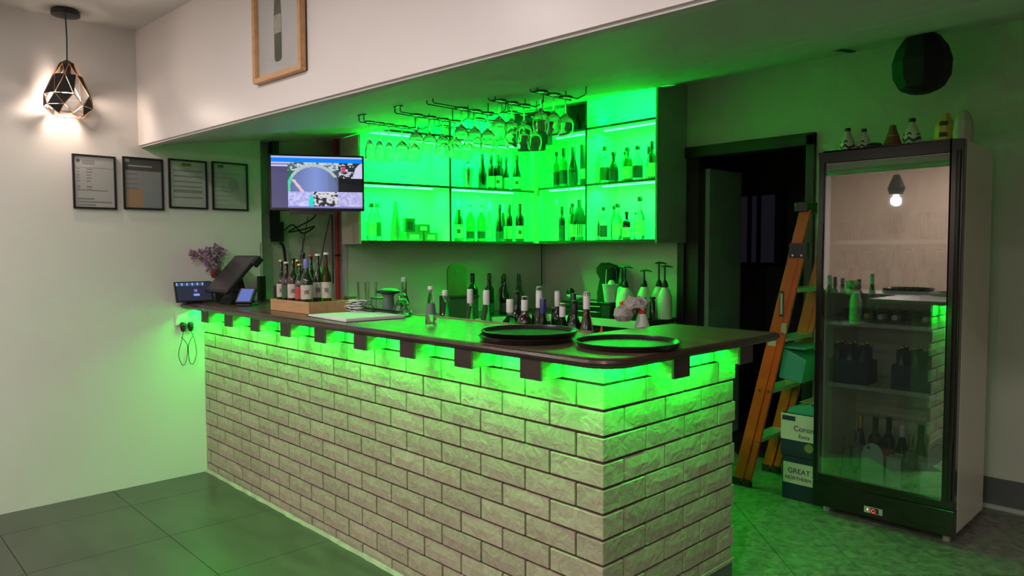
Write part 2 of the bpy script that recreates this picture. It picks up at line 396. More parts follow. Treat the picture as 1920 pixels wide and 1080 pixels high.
# ---------------------------------------------------------------- bar front of bricks
PZ = .085; F0 = 11.73; LB = .2385; BX = .842
def zj(i): return (F0-i)*PZ
bar = thing('brick_bar', 'bar front clad in rough cream brick with dark joints, green lit along the top', 'bar', (0, 0, 0))
MB().box(.010, BX, .010, YL, .0, 1.074).build('mortar_bed', m_mortar, bar)
# the hollow behind the front run is closed by the core: keep the working side open
bpy.data.objects['mortar_bed'].data.clear_geometry()
me = MB().prism([(.010, .010), (BX-.006, .010), (BX-.006, .12), (.12, .12), (.12, YL-.001), (.010, YL-.001)], 0, 1.073).mesh('mortar_bed', m_mortar)
bpy.data.objects['mortar_bed'].data = me
E_ = .0048
def face_slab(l, h, seed):
    """brick slip: outer face at x=0 (looks to -x), length along y, height z; pitched face"""
    rnd = random.Random(seed); nx_, nz_ = max(2, round(l/.045)), 2; v = []; fs = []
    for j in range(nz_+1):
        for i in range(nx_+1):
            edge = i in (0, nx_) or j in (0, nz_)
            v.append((.0016 if edge else rnd.uniform(-.0006, .0006), l*i/nx_, h*j/nz_))
    W_ = nx_+1
    for j in range(nz_):
        for i in range(nx_): a = j*W_+i; fs.append((a, a+W_, a+W_+1, a+1))
    n = len(v); v += [(.016, 0, 0), (.016, l, 0), (.016, l, h), (.016, 0, h)]
    fs += [tuple([*range(W_)]+[n+1, n])[::1], tuple([n+3, n+2]+[nz_*W_+i for i in range(nx_, -1, -1)]),
           tuple([n]+[n+3]+[j*W_ for j in range(nz_, -1, -1)]), tuple([n+2, n+1]+[j*W_+nx_ for j in range(nz_+1)])]
    return v, fs
cache = {}
def slip(l, h, var):
    key = (round(l, 3), round(h, 3), var)
    if key not in cache:
        v, fs = face_slab(l, h, hash(key) % 9973); m = MB(); m.add(v, fs); cache[key] = m.mesh('brick', m_brick)
    return cache[key]
rnd = random.Random(3)
# course i runs from joint i (top) down to joint i+1
for i in range(-1, 12):
    zt = zj(i)-E_; zb = (zj(i+1)+E_) if i < 11 else .012
    if i == -1: zt = 1.072
    h = zt-zb; off = .119 if i % 2 == 0 else .2385
    # front face, running along y
    y = off
    while y < YL-.01:
        y2 = min(y+LB, YL); l = y2-y-2*E_+(E_ if y2 == YL else 0)
        if l > .02: 
            o = link('brick', slip(l, h, rnd.randrange(3) if l > .2 else 0), bar, (rnd.uniform(-.0012, .0012), y+E_, zb))
        y = y2
    # corner brick wrapping both faces
    lf = off-E_; le = (.236 if i % 2 == 0 else .113)-E_
    zbe = max(zb, .183)
    if zt > .2:
        r1 = random.Random(i+50); p = [(0.0, 0.0)]
        def ring(z, k): return [(.0005+r1.uniform(-.001, .001)*k, lf, z), (r1.uniform(-.0006, .0006)*k, lf*.5, z), (0, 0, z), (le*.33, r1.uniform(-.0006, .0006)*k, z), (le*.66, r1.uniform(-.0006, .0006)*k, z), (le, 0, z), (le, .016, z), (.016, .016, z), (.016, lf, z)]
        zz = [zb, (zb+zt)/2, zt]; v = ring(zz[0], 0)+ring(zz[1], 1)+ring(zz[2], 0); n = 9; fs = []
        for a in range(2):
            for b in range(n): fs.append((a*n+b, a*n+(b+1) % n, (a+1)*n+(b+1) % n, (a+1)*n+b))
        fs += [(8, 7, 2, 1, 0), (7, 6, 5, 4, 3, 2), (18, 19, 20, 25, 26), (20, 21, 22, 23, 24, 25)]
        MB().add(v, fs).build('brick', m_brick, bar, bevel=.0025)
    else:
        link('brick', slip(lf, h, 0), bar, (0, 0, zb))
    # end face, running along x
    if zt < .2: continue
    x = .236 if i % 2 == 0 else .113
    hh = zt-zbe
    while x < BX-.01:
        x2 = min(x+.2385, BX); l = x2-x-2*E_+(E_ if x2 == BX else 0)
        if l > .02:
            o = link('brick', slip(l, hh, rnd.randrange(3) if l > .2 else 0), bar, (x2-E_*(x2 < BX), rnd.uniform(-.001, .001), zbe), PI/2)
        x = x2
pl = MB().prism([(.0, -.004), (BX+.002, -.004), (BX+.002, .0), (.0, .0)], .170, .183).build('edge_strip', m_grout, bar); plabel(pl, 'pale strip closing the bottom of the end face bricks')
plabel(MB().box(.03, BX-.002, .004, .011, 0, .17).build('plinth', m_skirt, bar), 'dark recessed plinth under the end face')
gb = MB()
r1 = random.Random(9); yy = 0.0; prev = .012
pts = []
while yy < YL: pts.append((yy, .010+r1.uniform(0, .012))); yy += .06
pts.append((YL-.002, .02))
for (a, wa), (b, wb) in zip(pts, pts[1:]):
    gb.add([(0.001, a, 0), (-wa*.6, a, 0), (.001, a, .018), (0.001, b, 0), (-wb*.6, b, 0), (.001, b, .018)], [(1, 4, 5, 2), (0, 2, 5, 3), (0, 1, 2), (3, 5, 4), (0, 3, 4, 1)])
plabel(gb.build('grout_fillet', m_grout, bar), 'uneven pale grout smeared along the foot of the bricks')

# ---------------------------------------------------------------- worktop with corbels
OV = .13; TZ = 1.105; UZ = 1.075
wt = thing('bar_worktop', 'dark varnished wooden worktop with rounded corner, carried on corbels above the brick bar front', 'worktop', (0, 0, 0))
def outline(ov, rad, xin=.40, yin=.37, xe=.93):
    P = []
    for k in range(9):
        a = PI+PI/2*k/8; P.append((-ov+rad+rad*math.cos(a), -ov+rad+rad*math.sin(a)))
    return P+[(xe, -ov), (xe, yin), (xin, yin), (xin, YL-.004), (-ov, YL-.004)]
def oprism(ov, rad, z0, z1, xin, yin, xe):
    P = outline(ov, rad, xin, yin, xe); return MB().prism(P, z0, z1)
tp = oprism(OV, .10, UZ+.004, TZ, .40, .37, .93).build('top_board', m_top, wt, bevel=.008)
ed = MB()
pe = outline(OV, .10, .40, .37, .93)
path = [(-OV, YL-.006)]+pe[0:9]+[(.925, -OV)]
ed.tube([(x-.002*0, y, 1.0905) for x, y in path], .0125, 8)
plabel(ed.build('rounded_edge', m_wood, wt, smooth=True), 'reddish brown rounded nosing')
ed2 = MB().tube([(x+.006*(1 if i == 0 else (.7 if i < 9 else 0)), y+(.006 if i > 1 else 0), 1.0775) for i, (x, y) in enumerate(path)], .006, 6)
ed2.build('lower_bead', m_wood, wt, smooth=True)
plabel(MB().box(.385, .40, .372, YL-.01, TZ, TZ+.006).build('rear_lip', m_side, wt), 'thin pale lip along the rear edge')
CB = [.206+.342*k for k in range(9)]
def corbel(x0, x1, y0, y1):
    c = MB().box(x0, x1, y0, y1, 1.007, 1.073).build('corbel', m_side, wt, bevel=.002)
    return c
m_corb = mat('dark_corbel_front', (.035, .022, .018), .45, var=.25)
for y in CB:
    c = corbel(-OV+.012, -.022, y-.047, y+.047)
    box('corbel_face', m_corb, c, -OV+.004, -OV+.012, y-.0475, y+.0475, 1.006, 1.0735)
    box('clip', m_steel, c, -.022, -.003, y-.018, y+.018, 1.02, 1.068)
for x in (.255, .69):
    c = corbel(x-.048, x+.048, -OV+.012, -.022)
    box('corbel_face', m_corb, c, x-.0485, x+.0485, -OV+.004, -OV+.012, 1.006, 1.0735)
    box('clip', m_steel, c, x-.018, x+.018, -.022, -.003, 1.02, 1.068)
# green led tape in the angle under the top, between the corbels
led = thing('led_tape', 'glowing green light tape fixed under the bar worktop between the corbels', 'light', (0, 0, 0))
edges = [-.0]+CB+[YL]
for a, b in zip(edges, edges[1:]):
    a1 = a+(.05 if a > 0 else -.03); b1 = b-(.05 if b < YL else .005)
    if b1-a1 < .03: continue
    m_ = (a1+b1)/2
    box('tape', m_ledg, led, -.060, -.055, a1, b1, 1.0715, 1.0735)
    area('led_tape_lamp', (-.048, m_, 1.070), (.006, b1-a1), BAR_W*(b1-a1)/.247, GREEN_BAR, (.35, 0, -1))
for a1, b1 in ((-.03, .205), (.305, .64), (.74, .84)):
    m_ = (a1+b1)/2
    box('tape', m_ledg, led, a1, b1, -.060, -.055, 1.0715, 1.0735)
    area('led_tape_lamp', (m_, -.048, 1.070), (b1-a1, .006), BAR_E*(b1-a1)/.247, GREEN_BAR, (0, .35, -1))

# ---------------------------------------------------------------- back work counter (L shaped) and rail shelf
bc = thing('back_counter', 'low dark work counter with pale steel front edge along the back of the bar', 'counter', (0, 0, 0))
BZ = .93
inner = (2.36, 2.44)
P = [(2.36, 1.56), (2.36, LC(1.39, -.27)[1]), LC(.15, -.27), LC(.15, .33), LC(1.9, .33), (2.85, 1.56)]
MB().prism(P, BZ-.03, BZ).build('counter_top', mat('dark_counter_top', (.06, .06, .055), .35), bc)
P2 = [(2.34, 1.56), (2.34, LC(1.36, -.285)[1]), LC(.15, -.285), LC(.15, -.272), LC(1.38, -.27), (2.358, LC(1.39, -.27)[1]), (2.358, 1.56)]
MB().prism(P2, BZ-.05, BZ+.004).build('front_rail', mat('pale_rail', (.55, .6, .5), .4), bc)
MB().prism([(2.42, 1.6), (2.42, 2.38), LC(.2, -.2), LC(.2, .3), LC(1.8, .3), (2.82, 1.6)], .0, BZ-.05).build('carcass', mat('carcass_dark', (.03, .035, .03), .6), bc)
rail = thing('bottle_rail', 'low black bottle shelf hidden behind the front run of the bar worktop', 'shelf', (0, 0, 0))
box('shelf_board', m_blackmatte, rail, .125, 1.0, .45, YL-.02, .905, .925)
for y in (.6, 1.5, 2.4, 3.1): box('bracket', m_blackmatte, rail, .125, .9, y, y+.03, .0, .905)

# ---------------------------------------------------------------- wall cabinets
def cab_frame(P, root, z0, z1, length, mid, up, dividers, depth, zt):
    """P(s,t)->(x,y). boards with dark front edges"""
    def brd(name, m, s0, s1, t0, t1, a, b): 
        return MB().prism([P(s0, t0), P(s1, t0), P(s1, t1), P(s0, t1)], a, b).build(name, m, root)
    def brd_slope(name, m, s0, s1, t0, t1, a):
        q = [P(s0, t0), P(s1, t0), P(s1, t1), P(s0, t1)]; b = MB().prism(q, a, a+.1)
        b.v = [(x, y, z if z < a+.05 else zc(x)-.004) for x, y, z in b.v]; return b.build(name, m, root)
    brd_slope('back_panel', m_cab, 0, length, depth-.012, depth, z0)
    for z, nm in ((z0, 'bottom_board'), (mid, 'shelf'), (up, 'shelf')):
        o_ = brd(nm, m_cab, .004, length-.004, .004, depth-.012, z, z+.014)
        MB().prism([P(0, 0), P(length, 0), P(length, .004), P(0, .004)], z-.001, z+.015).build('shelf_edge', m_cabedge, o_)
    for s in dividers:
        o_ = brd_slope('divider', m_cab, s-.007, s+.007, .005, depth-.012, z0)
        q = [P(s-.008, 0), P(s+.008, 0), P(s+.008, .004), P(s-.008, .004)]; b = MB().prism(q, z0, z0+.1)
        b.v = [(x, y, z if z < z0+.05 else zc(x)-.005) for x, y, z in b.v]; b.build('divider_edge', m_cabedge, o_)
    return brd, brd_slope
LEN = 1.492; ZB, ZM, ZU = 1.492, 1.905, 2.285
lc = thing('wall_cabinet', 'open wall cabinet lit bright green, left of the inner corner beside the television', 'cabinet', (0, 0, 0), group='green lit wall cabinets')
brd, brs = cab_frame(LC, lc, ZB, 0, LEN, ZM, ZU, (.715,), .33, 0)
plabel(brs('side_panel', m_panel, -.018, 0, 0, .33, ZB-.01), 'beige end panel facing the television')
RX, RY0, RY1 = 2.483, 1.53, 2.66
def RC(s, t): return (RX+t, RY1-s)
rc = thing('wall_cabinet', 'open wall cabinet lit bright green, right of the inner corner, next to the dark doorway', 'cabinet', (0, 0, 0), group='green lit wall cabinets')
RL = RY1-RY0; RZB, RZM, RZU = 1.497, 1.927, 2.352
DV = RY1-2.163
brd2, brs2 = cab_frame(RC, rc, RZB, 0, RL, RZM, RZU, (DV,), .372, 0)
m_gpanel = mat('cabinet_end_panel', (.30, .33, .30), .5, var=.03)
plabel(brs2('side_panel', m_gpanel, RL, RL+.018, 0, .372, RZB-.01), 'grey end panel facing the doorway')
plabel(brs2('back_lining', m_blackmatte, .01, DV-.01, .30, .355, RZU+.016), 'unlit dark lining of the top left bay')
rc_f = MB().prism([LC(LEN-.004, .0), (RX, RY1), (RX+.374, RY1), (RX+.374, 3.02), LC(LEN-.004, .334)], ZB, ZB+.014).build('corner_leak_filler', m_cab, lc)  # filler added to stop cabinet light leaking down the corner
spk = thing('corner_box', 'black angular box fixed high in the inner corner between the two green cabinets', 'box', (2.38, 2.60, 2.27))
MB().prism([(.0, -.13), (.06, -.13), (.08, .0), (-.05, .15), (-.12, .12)], 0, .255).add([], []).build('casing', m_black, spk, bevel=.004)
MB().prism([(-.10, .10), (.0, -.11), (.03, -.05), (-.05, .08)], -.045, 0).build('lower_wedge', m_blackmatte, spk)
post = struct('trim_5', MB().prism([LC(LEN+.002, -.004), LC(LEN+.045, -.012), (RX, RY1+.001), (RX+.05, RY1+.02), LC(LEN+.08, .1), LC(LEN+.002, .05)], ZB, 2.56), mat('corner_post', (.35, .42, .36), .5))
# led tape under the shelves: the tape itself and the light it gives
def tape(Pf, s0, s1, z, t, root_name, power, label=None):
    a, b = Pf(s0, t), Pf(s1, t)
    mx_, my_ = (a[0]+b[0])/2, (a[1]+b[1])/2; L = math.hypot(b[0]-a[0], b[1]-a[1])
    q = [Pf(s0, t), Pf(s1, t), Pf(s1, t+.007), Pf(s0, t+.007)]
    MB().prism(q, z-.009, z-.001).build('led_strip', m_led, root_name)
    c = Pf((s0+s1)/2, t+.02)
    area('cabinet_lamp_or_fill', (c[0], c[1], z-.003), (L, .010), power*L/.7, GREEN, (0, 0, -1), up=(b[0]-a[0], b[1]-a[1], 0))
tape(LC, .03, .62, ZM, .10, lc, CAB_W); tape(LC, .73, 1.36, ZM, .10, lc, CAB_W)
tape(LC, .03, .70, ZU, .10, lc, CAB_W); tape(LC, .73, 1.45, ZU, .10, lc, CAB_W)
tape(RC, .02, DV-.01, RZM, .10, rc, CAB_W); tape(RC, DV+.08, RL-.01, RZM, .10, rc, CAB_W)
tape(RC, .08, DV-.01, RZU, .12, rc, CAB_W); tape(RC, DV+.08, RL-.01, RZU, .12, rc, CAB_W)
# added fill lamps brighten the upper bays; no tape lies on the shelf
def bay_fill(Pf, s0, s1, z, power):
    a, b = Pf(s0, .2), Pf(s1, .2); c = Pf((s0+s1)/2, .16)
    area('cabinet_lamp_or_fill', (c[0], c[1], z+.022), (math.hypot(b[0]-a[0], b[1]-a[1]), .012), power, GREEN, (nx*.5, ny*.5, 1) if Pf is LC else (.5, 0, 1), up=(b[0]-a[0], b[1]-a[1], 0))
bay_fill(LC, .05, .68, ZU, CAB_TOP_W*.3); bay_fill(LC, .75, 1.4, ZU, CAB_TOP_W); bay_fill(RC, DV+.05, RL-.05, RZU, CAB_TOP_W)

# ---------------------------------------------------------------- bottles
m_ink2 = mat('label_print', (.20, .18, .17), .6, var=.6, scale=200)
PROF = {
 'bordeaux': [(0, 0), (.92, 0), (1, .012), (1, .60), (.93, .655), (.55, .72), (.40, .76), (.38, .955), (.43, .955), (.43, 1), (0, 1)],
 'burgundy': [(0, 0), (.92, 0), (1, .012), (1, .42), (.90, .50), (.60, .63), (.42, .73), (.36, .80), (.35, .955), (.40, .955), (.40, 1), (0, 1)],
 'champagne': [(0, 0), (.90, 0), (1, .015), (1, .40), (.88, .50), (.60, .64), (.42, .76), (.36, .85), (.38, .955), (.42, .955), (.40, 1), (0, 1)],
 'hock': [(0, 0), (.92, 0), (1, .012), (1, .34), (.88, .46), (.62, .62), (.44, .76), (.38, .86), (.38, 1), (0, 1)],
 'spirit': [(0, 0), (.92, 0), (1, .015), (1, .58), (.92, .65), (.6, .70), (.36, .735), (.34, .95), (.42, .95), (.42, 1), (0, 1)],
 'round': [(0, 0), (.7, 0), (.95, .06), (1, .18), (1, .40), (.85, .56), (.50, .66), (.34, .72), (.32, .95), (.42, .95), (.42, 1), (0, 1)],
 'cone': [(0, 0), (.95, 0), (1, .03), (.92, .25), (.70, .52), (.42, .76), (.28, .90), (.28, 1), (0, 1)],
 'beer': [(0, 0), (.9, 0), (1, .02), (1, .50), (.88, .58), (.52, .70), (.42, .78), (.36, .95), (.46, .955), (.46, 1), (0, 1)],
}
CAPH = {'bordeaux': (.80, .41), 'burgundy': (.83, .39), 'champagne': (.78, .44), 'hock': (.80, .42), 'spirit': (.90, .45), 'round': (.90, .46), 'cone': (.92, .32), 'beer': (.965, .49)}
bcache = {}
def bmesh_of(key, fn):
    if key not in bcache: bcache[key] = fn()
    return bcache[key]
def bottle(kind, h, r_, loc, glass_m, cap_m, lab_m, label, group, cat='bottle', name='bottle', lab=(.15, .45), arc=1.2, cap=None, seg=16, sq=0, tilt=None, emblem=None, face=None):
    fx = math.atan2(-1.44-loc[1], -1.8-loc[0]) if face is None else face
    t = thing(name, label, cat, loc, fx, group)
    key = (kind, round(h, 3), round(r_, 4), glass_m.name, sq)
    me = bmesh_of(key, lambda: MB().lathe([(a*r_, b*h) for a, b in PROF[kind]], seg, sq=sq).mesh('body', glass_m, True))
    link('body', me, t)
    c0, cr_ = CAPH[kind]
    if cap: c0 = cap
    if cap_m:
        k2 = (kind, 'cap', round(h, 3), round(r_, 4), cap_m.name, c0)
        rr = max(cr_*r_, .0125) if kind != 'beer' else cr_*r_
        me = bmesh_of(k2, lambda: MB().lathe([(rr*1.04, c0*h), (rr*1.04, h*.99), (rr*.9, h+.002), (0, h+.002)], 12).mesh('cap', cap_m, True))
        link('cap', me, t)
    if lab_m:
        emblem = m_ink2 if (emblem is m_labd and kind == 'beer') else emblem
        k3 = (kind, 'label', round(h, 3), round(r_, 4), lab_m.name, lab, arc, sq)
        def mk():
            def R_(z):
                for (a, za), (b, zb) in zip(PROF[kind][1:], PROF[kind][2:]):
                    if za <= z <= zb: return a+(b-a)*(z-za)/max(1e-6, zb-za)
                return 1
            pr = [((R_(lab[0]+(lab[1]-lab[0])*q/3)*r_+.0006), (lab[0]+(lab[1]-lab[0])*q/3)*h) for q in range(4)]
            return MB().lathe(pr, 10, a0=-arc, a1=arc, sq=sq).mesh('label', lab_m, True)
        me = bmesh_of(k3, mk); lo = link('label', me, t)
        if emblem:
            ze = (lab[0]+lab[1])/2*h; hh = (lab[1]-lab[0])*h*.14
            k4 = ('emblem', round(r_, 4), round(hh, 4), emblem.name, round(ze, 3))
            link('emblem', bmesh_of(k4, lambda: MB().lathe([(r_+.0012, ze-hh), (r_+.0012, ze+hh)], 6, a0=-.35, a1=.35).mesh('emblem', emblem, True)), lo)
    return t
ORD = ['first', 'second', 'third', 'fourth', 'fifth', 'sixth', 'seventh', 'eighth', 'ninth', 'tenth']
def desc(g, c): return g
SL = ZB+.015; SM = ZM+.015
G_ = 'bottles on the lower shelf, left cabinet'
def onL(s, t=.15): return LC(s, t)
def putL(s, z, t=.15, **k):
    x, y = LC(s, t); return bottle(loc=(x, y, z), **k)
putL(.14, SL, kind='spirit', h=.27, r_=.037, glass_m=m_glass, cap_m=m_capb, lab_m=m_lab, label='clear spirit bottle with pale label, leftmost on the lower shelf beside the television', group=G_)
putL(.205, SL, .2, kind='spirit', h=.275, r_=.033, glass_m=m_glass, cap_m=m_capg, lab_m=m_labg, label='clear bottle with striped dark label standing just behind the leftmost spirit bottle', group=G_, lab=(.12, .5))
putL(.332, SL, kind='cone', h=.293, r_=.041, glass_m=m_frost, cap_m=None, lab_m=None, label='tall frosted cone shaped bottle on the lower left shelf before the small boxes', group=G_, cat='bottle')
for (s, z, w_, d_, h_, lab, mm) in ((.471, SL, .14, .09, .066, 'small flat carton under the two smaller boxes on the lower left shelf', m_frost), (.612, SL, .11, .09, .066, 'plain low carton right of the flat carton on the lower left shelf', m_frost),
                           (.446, SL+.0665, .08, .05, .105, 'upright gift box with dark print stacked on the flat carton', m_labg), (.555, SL+.0665, .105, .06, .062, 'green patterned box lying on top of the plain low carton', m_frost)):
    x, y = LC(s, .16); t = thing('gift_box', lab, 'box', (x, y, z), -math.radians(10), 'small boxes on the lower left shelf')
    box('carton', mm, t, -w_/2, w_/2, -d_/2, d_/2, 0, h_, bevel=.002); box('front_print', m_labd if mm is m_labg else m_lab, t, -w_*.3, w_*.25, -d_/2-.0008, -d_/2, h_*.2, h_*.75)
G_ = 'bottles on the upper shelf, left cabinet'
x, y = LC(.955, .15); t = thing('cocktail_shaker', 'steel cocktail shaker at the left of the wine bottles on the upper left shelf', 'shaker', (x, y, SM), 0, None)
MB().lathe([(0, 0), (.030, 0), (.040, .14), (.040, .15)], 20).build('tumbler', m_steel, t, True)
MB().lathe([(.041, .145), (.041, .155), (.034, .175), (.017, .195), (.017, .2), (.019, .2), (.019, .217), (0, .22)], 20).build('cap', m_steel, t, True)
WR = [(1.091, .282, .036, 'burgundy', m_dark, m_capb, None, 'unlabelled dark burgundy bottle just right of the steel shaker'),
      (1.176, .280, .028, 'bordeaux', m_dark, m_capb, m_lab, 'slim dark wine bottle with narrow pale label, second bottle right of the shaker'),
      (1.242, .290, .034, 'bordeaux', m_dark, m_capg, m_lab, 'dark wine bottle with large pale emblem label in the middle of the upper left shelf'),
      (1.302, .280, .0235, 'bordeaux', m_dark, m_capb, m_labd, 'dark wine bottle with dark label standing behind, third from right on upper left shelf'),
      (1.354, .286, .0235, 'burgundy', m_dark, m_capb, m_lab, 'dark wine bottle with slim pale label, second from right on upper left shelf'),
      (1.426, .296, .036, 'burgundy', m_dark, m_capb, m_lab, 'rightmost wine bottle of the upper left shelf, dark with floral pale label')]
for s, h, r_, kd, gm, cm, lm, lab in WR:
    putL(s, SM, .15 if r_ > .027 else .2, kind=kd, h=h, r_=r_, glass_m=gm, cap_m=cm, lab_m=lm, label=lab, group=G_, lab=(.08, .40), emblem=m_labd if lm is m_lab and r_ > .03 else None)
G_ = 'bottles on the lower shelf, left cabinet'
WR = [(.870, .315, .040, 'champagne', m_olive, m_capw, m_lab, 'champagne bottle with pale foil, first bottle right of the divider on the lower left shelf'),
      (.978, .287, .035, 'bordeaux', m_gglass, m_capw, m_labd, 'clear wine bottle with small dark label, left of a pair, lower left shelf'),
      (1.081, .290, .035, 'bordeaux', m_gglass, m_capw, m_labd, 'clear wine bottle with small dark label, right of a pair, lower left shelf'),
      (1.191, .319, .022, 'hock', m_glass, m_capw, m_lab, 'slim clear bottle between the clear pair and the dark wine bottles, lower left shelf'),
      (1.256, .300, .035, 'burgundy', m_dark, m_capb, m_labd, 'plain dark burgundy bottle on the lower left shelf, first of the dark group'),
      (1.322, .300, .026, 'hock', m_olive, m_capw, m_lab, 'olive bottle with white neck foil between dark wine bottles, lower left shelf'),
      (1.384, .308, .027, 'bordeaux', m_dark, m_capb, m_lab, 'dark wine bottle second from right on the lower left shelf'),
      (1.455, .312, .036, 'bordeaux', m_dark, m_capb, m_lab, 'dark wine bottle with large emblem label beside the corner post, lower left shelf')]
for s, h, r_, kd, gm, cm, lm, lab in WR:
    putL(s, SL, .15 if r_ > .03 else .2, kind=kd, h=h, r_=r_, glass_m=gm, cap_m=cm, lab_m=lm, label=lab, group=G_, lab=(.08, .42) if lm is m_lab else (.08, .28), emblem=m_labd if r_ > .0355 else None)
RSB, RSM, RSU = RZB+.015, RZM+.015, RZU+.015
def putR(y, z, x=2.64, **k): return bottle(loc=(x, y, z), **k)
TB = [
 ('top', RSU, [(2.419, .165, .024, 'bordeaux', m_dark, m_capb, None, 'dark bottle in the unlit top left bay of the right cabinet, left of two'),
               (2.335, .165, .018, 'bordeaux', m_dark, m_capb, None, 'dark bottle in the unlit top left bay of the right cabinet, right of two')]),
 ('upper', RSM, [(2.601, .30, .027, 'spirit', m_gglass, m_capb, m_labd, 'slim bottle with dark cap, leftmost on the upper shelf of the right cabinet'),
               (2.522, .32, .035, 'bordeaux', m_gglass, m_capb, m_labd, 'bottle with wide dark label and dark cap, second on the upper right shelf'),
               (2.418, .32, .040, 'champagne', m_dark, m_capg, m_labd, 'dark champagne bottle on the upper right shelf, left bay'),
               (2.196, .305, .037, 'spirit', m_olive, m_capb, m_lab, 'olive spirit bottle just right of the divider on the upper right shelf'),
               (2.097, .29, .040, 'spirit', m_glass, m_capb, m_labg, 'clear bottle with short dark cap and slanted dark label, upper right shelf'),
               (2.012, .24, .039, 'round', m_olive, m_capb, m_labd, 'squat dark bottle with stopper in the middle of the upper right shelf'),
               (1.940, .24, .024, 'spirit', m_gglass, m_capb, m_labg, 'small bottle squeezed between two wider ones on the upper right shelf'),
               (1.882, .262, .041, 'spirit', m_gglass, m_capg, m_lab, 'broad green tinted bottle with round badge on the upper right shelf'),
               (1.788, .262, .040, 'round', m_glass, m_capb, m_labd, 'clear round shouldered bottle with dark label, third from right on upper right shelf'),
               (1.723, .255, .022, 'hock', m_gglass, m_capb, m_lab, 'slim bottle second from right on the upper right shelf'),
               (1.660, .283, .028, 'bordeaux', m_olive, m_capb, m_lab, 'bottle with slanted dark band at the right end of the upper right shelf')]),
 ('lower', RSB, [(2.600, .340, .026, 'cone', m_glass, m_capw, None, 'tall clear slender bottle beside the corner post on the lower right shelf'),
               (2.540, .28, .027, 'bordeaux', m_dark, m_capb, m_labd, 'dark bottle on the lower right shelf, left of two standing close together'),
               (2.486, .275, .024, 'bordeaux', m_dark, m_capb, None, 'narrow dark bottle on the lower right shelf, right of two standing close together'),
               (2.428, .300, .030, 'spirit', m_gglass, m_capb, m_lab, 'green tinted bottle with dark cap left of the draped bottle'),
               (2.260, .255, .024, 'spirit', m_glass, m_capb, m_lab, 'small clear bottle beside the divider on the lower right shelf, left bay'),
               (2.185, .352, .031, 'hock', m_glass, m_capb, m_labd, 'tall clear bottle with black cap just right of the divider, lower right shelf'),
               (2.108, .255, .030, 'spirit', m_glass, m_capb, m_labd, 'short bottle with square dark label on the lower right shelf'),
               (2.045, .265, .025, 'spirit', m_gglass, m_capb, m_labg, 'narrow bottle behind the decanter shaped one on the lower right shelf'),
               (1.972, .275, .041, 'round', m_glass, m_capb, m_lab, 'decanter shaped clear bottle in the middle of the lower right shelf, right bay'),
               (1.886, .210, .032, 'spirit', m_dark, m_capb, m_lab, 'short dark square bottle with pale framed label on the lower right shelf'),
               (1.832, .205, .020, 'bordeaux', m_dark, m_capb, None, 'small dark bottle right of the short square bottle on the lower right shelf'),
               (1.765, .316, .040, 'round', m_glass, m_capb, m_lab, 'tall clear bottle with black cap, rightmost on the lower right shelf')])]
for row, z, L in TB:
    for (y, h, r_, kd, gm, cm, lm, lab) in L:
        putR(y, z, 2.63 if r_ > .025 else 2.68, kind=kd, h=h, r_=r_, glass_m=gm, cap_m=cm, lab_m=lm, label=lab, group='bottles on the %s shelf, right cabinet' % row, lab=(.10, .45), sq=1 if 'square' in lab else 0)
t = thing('spirit_box', 'tall narrow dark gift tube with pale band at the divider, upper right shelf', 'box', (2.64, 2.325, RSM), 0, None)
MB().lathe([(0, 0), (.024, 0), (.024, .33), (0, .33)], 16).build('tube_body', m_labd, t, True); MB().lathe([(.0246, .06), (.0246, .14)], 16).build('band', m_lab, t, True)
t = thing('draped_bottle', 'spirit bottle with a dark cloth hood hanging over its neck, lower right shelf', 'bottle', (2.62, 2.344, RSB), 0, None)
MB().lathe([(a*.037, b*.30) for a, b in PROF['spirit']], 16).build('body', m_olive, t, True)
MB().lathe([(.0375, .03), (.0375, .13)], 12).build('label', m_lab, t, True)
hood = MB().lathe([(.055, .155), (.052, .19), (.035, .24), (.016, .27), (.016, .325), (0, .33)], 12); hood.v = [(x*(1+.12*math.sin(7*math.atan2(y, x))), y*(1+.12*math.sin(7*math.atan2(y, x))), z-.03*abs(math.sin(2*math.atan2(y, x)))*(z < .2)) for x, y, z in hood.v]
hood.build('cloth_hood', m_fabric, t, True)

# ---------------------------------------------------------------- hanging glass racks
def glass_prof(kind):
    # profile from foot (top, z=0) downwards, double walled
    if kind == 'flute': o_ = [(0, 0), (.031, -.001), (.031, -.003), (.006, -.008), (.0035, -.02), (.0035, -.085), (.008, -.10), (.020, -.125), (.027, -.165), (.026, -.215)]
    else: o_ = [(0, 0), (.036, -.001), (.036, -.003), (.007, -.009), (.004, -.02), (.004, -.075), (.010, -.088), (.033, -.112), (.042, -.140), (.040, -.170), (.033, -.198)]
    i_ = [(r_-.0014, z+(.0025 if z > -.13 else 0)) for r_, z in o_[:5:-1]][:4]
    if kind == 'flute': i_ = [(.0248, -.215), (.0256, -.165), (.0185, -.128), (.005, -.106), (0, -.103)]
    else: i_ = [(.0318, -.198), (.0386, -.170), (.0406, -.140), (.031, -.114), (.006, -.093), (0, -.091)]
    return o_+i_
gmesh = {k_: MB().lathe(glass_prof(k_), 20).mesh('glass_body', m_glass, True) for k_ in ('flute', 'wine')}
